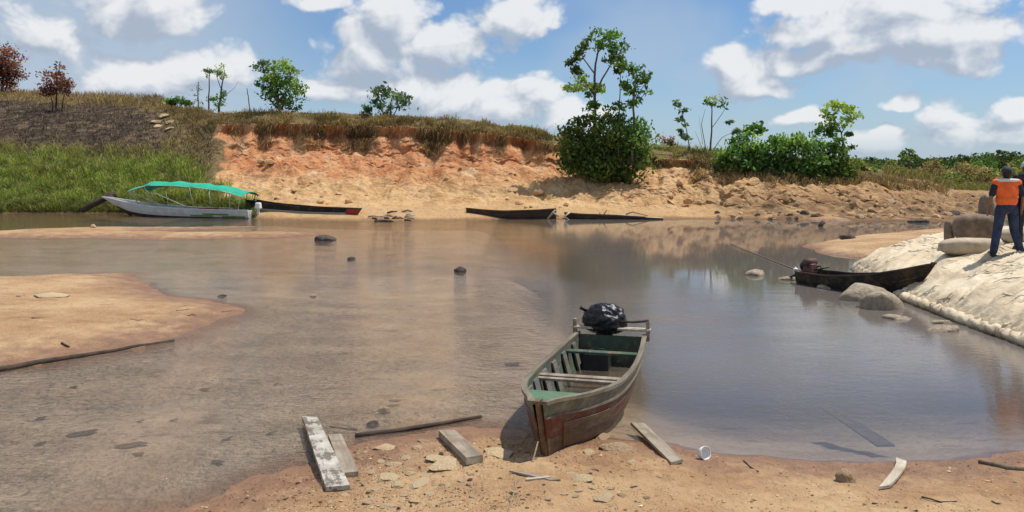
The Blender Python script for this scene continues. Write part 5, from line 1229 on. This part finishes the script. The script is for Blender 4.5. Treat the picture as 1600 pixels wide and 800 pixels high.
def wood_bits():
    t = mat_wood('peeling_white_plank', (.09, .075, .06), (.2, .165, .13), paint=(.60, .56, .48), wear=.53)
    board('plank', 'long dark plank with peeling white paint at the left of the near beach', (484, 668), (528, 768), .145, .035, t, taper=1.25, ends=(.05, .01), lift=.01)
    board('plank', 'short pale grey plank beside the peeling white one', (523, 690), (548, 746), .125, .042, W_GREY, ends=(.01, 0), lift=.005)
    board('beam', 'thick squared grey beam on the sand left of the canoe', (698, 683), (742, 726), .15, .06, W_GREY, 'beam', ends=(.02, -.02), lift=.005)
    board('plank', 'weathered plank on the sand right of the canoe bow', (996, 679), (1058, 726), .125, .028, W_GREY, ends=(.03, -.04), lift=.012)
    board('plank', 'curved whitish plank lying at the water line at right', (1408, 722), (1382, 765), .085, .022, W_PALE, taper=.72, ends=(.03, -.05), lift=.008, warp=.035)
    board('plank', 'dark submerged board in the shallows at right', (1296, 676), (1384, 712), .17, .02, W_DARK, lift=.0, za=-.030, zb=-.018)
    board('splinter', 'thin broken board in the shadow of the canoe bow', (808, 740), (868, 753), .05, .015, W_GREY, 'plank', ends=(.06, .03), lift=.006)
    board('splinter', 'short grey splinter lying by the broken board', (822, 752), (858, 750), .03, .012, W_PALE, 'plank', lift=.01)
    def pole(name, label, pts, r0, r1, mat, lift=.02, cat='pole', zz=None):
        P = [ground_at(*q) for q in pts]
        for p in P: p.z = max(p.z, -.02) + lift
        Q = []
        for i in range(len(P) - 1):
            for s in (0, .33, .66): Q.append(P[i].lerp(P[i + 1], s) + Vector((random.uniform(-1, 1), random.uniform(-1, 1), random.uniform(-.5, .5))) * r0 * .35)
        Q.append(P[-1]); m = MB(); m.tube(Q, [r0 + (r1 - r0) * i / (len(Q) - 1) for i in range(len(Q))], 9)
        o = m.build(name, mat, None, True); return tag(o, label, cat)
    pole('pole', 'dark wooden pole lying along the near water line', [(556, 685), (650, 672), (752, 656)], .030, .018, W_DARK, .025)
    pole('pole', 'long dark pole along the lower edge of the left sand spit', [(-60, 590), (60, 569), (180, 549), (272, 534)], .05, .02, W_DARK, .02)
    pole('branch', 'thin curved branch on the sand at the right edge', [(1530, 724), (1570, 733), (1625, 742)], .02, .03, W_BARK, .012, 'branch')
    pole('twig', 'small dark twig on the sand right of the white cup', [(1163, 722), (1172, 731), (1185, 737)], .008, .005, W_DARK, .006, 'twig')
    pole('twig', 'thin twig floating left of the dark pole', [(515, 673), (540, 676), (558, 676)], .008, .012, W_DARK, .01, 'twig')
    pole('twig', 'brown twig on the sand below the curved plank', [(1440, 778), (1470, 786), (1495, 785)], .006, .005, W_DARK, .006, 'twig')
    pole('twig', 'stout dark twig near the long pole on the left sand spit', [(96, 538), (108, 543)], .018, .012, W_DARK, .012, 'twig')
    for i, (a, b) in enumerate(((60, 497), (285, 485), (300, 492), (32, 463), (215, 500), (355, 487))):
        l = random.uniform(4, 11); pole('twig', 'bit of dark twig lying on the left sand spit', [(a - l, b + random.uniform(-2, 2)), (a, b), (a + l, b + random.uniform(-2, 2))], random.uniform(.006, .014), .004, W_BARK, .004, 'twig')['group'] = 'twigs on the left sand spit'
    # white cup
    p = ground_at(1095, 716); m = MB(); pr = [(.0, .0), (.05, .0), (.062, .03), (.072, .075), (.068, .078), (.058, .03), (.045, .008), (.0, .008)]; n = 16; vs = []; fs = []
    for r_, z in pr:
        for k in range(n): vs.append((max(r_, .001) * math.cos(k * 2 * math.pi / n) * (1 + .05 * math.sin(k * 1.3)), max(r_, .001) * math.sin(k * 2 * math.pi / n), z))
    for i in range(len(pr) - 1):
        for k in range(n): k2 = (k + 1) % n; fs.append((i * n + k, i * n + k2, (i + 1) * n + k2, (i + 1) * n + k))
    m.add(vs, fs); o = m.build('white_cup', M_PLASW, None, True, loc=(p.x, p.y, p.z + .045), rot=(R(75), R(12), .5), scale=.85); tag(o, 'crumpled white plastic cup on the sand right of the canoe', 'cup')
    # driftwood at the far bank
    def snag(name, label, segs, mat, cat='driftwood'):
        m = MB()
        for pts, r0, r1 in segs:
            P = [at(*q) for q in pts]; m.tube(P, [r0 + (r1 - r0) * i / (len(P) - 1) for i in range(len(P))], 8)
        o = m.build(name, mat, None, True); return tag(o, label, cat)
    snag('drift_log', 'dark forked log at the bow of the canopied boat', [([(128, 329, 48), (150, 317, 48), (170, 306, 48.3), (180, 302, 48.5)], .16, .22), ([(168, 307, 48.3), (190, 322, 48), (205, 335, 47.5)], .22, .12), ([(172, 306, 48.3), (177, 300, 48.4)], .1, .06)], W_DARK, 'log')
    snag('drift_log', 'thin pale log at the tail of the swamped canoe', [([(985, 338, 45), (1010, 341, 44), (1036, 342, 43.8)], .06, .09)], W_PALE, 'log')
    snag('branch', 'dark forked branch sticking up from the swamped canoe', [([(936, 344, 43.5), (943, 336, 43.6), (948, 328, 43.7)], .05, .02), ([(940, 338, 43.6), (936, 332, 43.6)], .03, .015)], W_DARK, 'branch')
    snag('branch', 'white forked branch at the right end of the half sunken canoe', [([(856, 342, 43.6), (864, 332, 43.6), (868, 328, 43.6)], .06, .04), ([(864, 332, 43.6), (873, 338, 43.5)], .06, .04)], W_PALE, 'branch')
    snag('branch', 'white bent branch at the left end of the swamped canoe', [([(890, 332, 43.5), (882, 338, 43.4), (889, 344, 43.3)], .05, .04)], W_PALE, 'branch')
    snag('branch', 'thin branch curving over the swamped canoe deck', [([(978, 335, 44), (988, 331, 44), (1000, 334, 44.1), (1012, 337, 44.1)], .035, .025)], W_GREY, 'branch')
    random.seed(5)
    for i in range(16):
        a = random.uniform(575, 655); b = random.uniform(328, 346) if a > 610 else random.uniform(336, 347); Y = bank_pt(a, b).y - .25; l = random.uniform(8, 22); q = at(a, b, Y)
        m = MB(); m.tube([at(a - l / 2, b + random.uniform(-2, 2), Y), q + Vector((0, 0, .06)), at(a + l / 2, b + random.uniform(-2, 2), Y + .2)], [.05, .06, .03], 6)
        tag(m.build('drift_stick', random.choice((W_GREY, W_DARK, W_PALE, W_BARK)), None, True), 'stick in the driftwood heap right of the red bowed canoe', 'driftwood', 'driftwood heap by the red bow')
    snag('stump_post', 'short dark leaning post in the water before the right bank', [([(1281, 362, 38), (1282, 353, 38), (1286, 346, 38)], .12, .10), ([(1283, 350, 38), (1289, 348, 38)], .07, .05)], W_DARK, 'post')
    for i in range(15):            # dark sodden leaves on the bed of the shallows
        px, row = random.uniform(20, 480), random.uniform(600, 740)
        if i < 3: px, row = ((205, 697), (125, 680), (800, 570))[i]
        p = ground_at(px, row)
        if p.z > .0: continue
        s = random.uniform(.03, .09) if i > 2 else .15; m = MB(); n = 9; vs = []
        for z in (0, .006):
            for k in range(n): a = k * 2 * math.pi / n; vs.append((s * math.cos(a) * random.uniform(.5, 1.3), s * .5 * math.sin(a) * random.uniform(.4, 1.4), z + .01 * math.cos(a)))
        m.add(vs, [tuple(range(n - 1, -1, -1)), tuple(range(n, 2 * n))] + [(k, (k + 1) % n, n + (k + 1) % n, n + k) for k in range(n)])
        tag(m.build('sunken_leaf', W_DARK, None, loc=(p.x, p.y, p.z + .015), rot=(0, 0, random.uniform(-.6, .6))), ('largest dark scrap on the bed of the left shallows', 'long dark scrap left of the largest one in the shallows', 'dark scrap in the water left of the near canoe')[i] if i < 3 else 'small dark sodden leaf on the bed of the left shallows', 'leaf', 'scraps on the bed of the shallows')
wood_bits()

# fine gravel and crumbs of earth on the near beach, too many to count
def gravel():
    n = 7000; px = np.where(rng.random(n) < .6, rng.normal(650, 190, n), rng.uniform(0, 1650, n)); row = rng.uniform(680, 830, n)
    Y = F * 2.5 / (row - HOR); X = (px - 800) / F * Y; Z = gz(X, Y); k = (Z > .015) & (fbm(X * 1.3, Y * 1.3, 6, 3) > -.12); X, Y, Z = X[k], Y[k], Z[k]; n = len(X)
    s = rng.uniform(.002, .007, n) * (1 + 1.2 * (rng.random(n) > .94)); u = rng.normal(size=(n, 6, 3)) * .18
    oc = np.array([(1, 0, 0), (-1, 0, 0), (0, 1, 0), (0, -1, 0), (0, 0, .7), (0, 0, -.7)])
    V = np.stack([X, Y, Z + s * .3], -1)[:, None] + (oc[None] + u) * s[:, None, None] * np.array([1.3, 1.0, .8])
    f = np.array([(0, 2, 4), (2, 1, 4), (1, 3, 4), (3, 0, 4), (2, 0, 5), (1, 2, 5), (3, 1, 5), (0, 3, 5)])
    Fc = (np.arange(n)[:, None, None] * 6 + f[None]).reshape(-1, 3)
    c = np.repeat(pal(n, [(.16, .085, .045), (.25, .14, .07), (.55, .42, .27), (.38, .23, .12), (.11, .065, .04)]), 6, 0)
    t = NT('gravel'); t.fin(t.n('ShaderNodeVertexColor', layer_name='tint').outputs['Color'], .95, None, .2)
    tag(link('gravel', np_mesh('gravel', V.reshape(-1, 3), Fc, False, c), t.mat), 'fine gravel and crumbs of earth on the near sand', 'gravel', kind='stuff')
gravel()
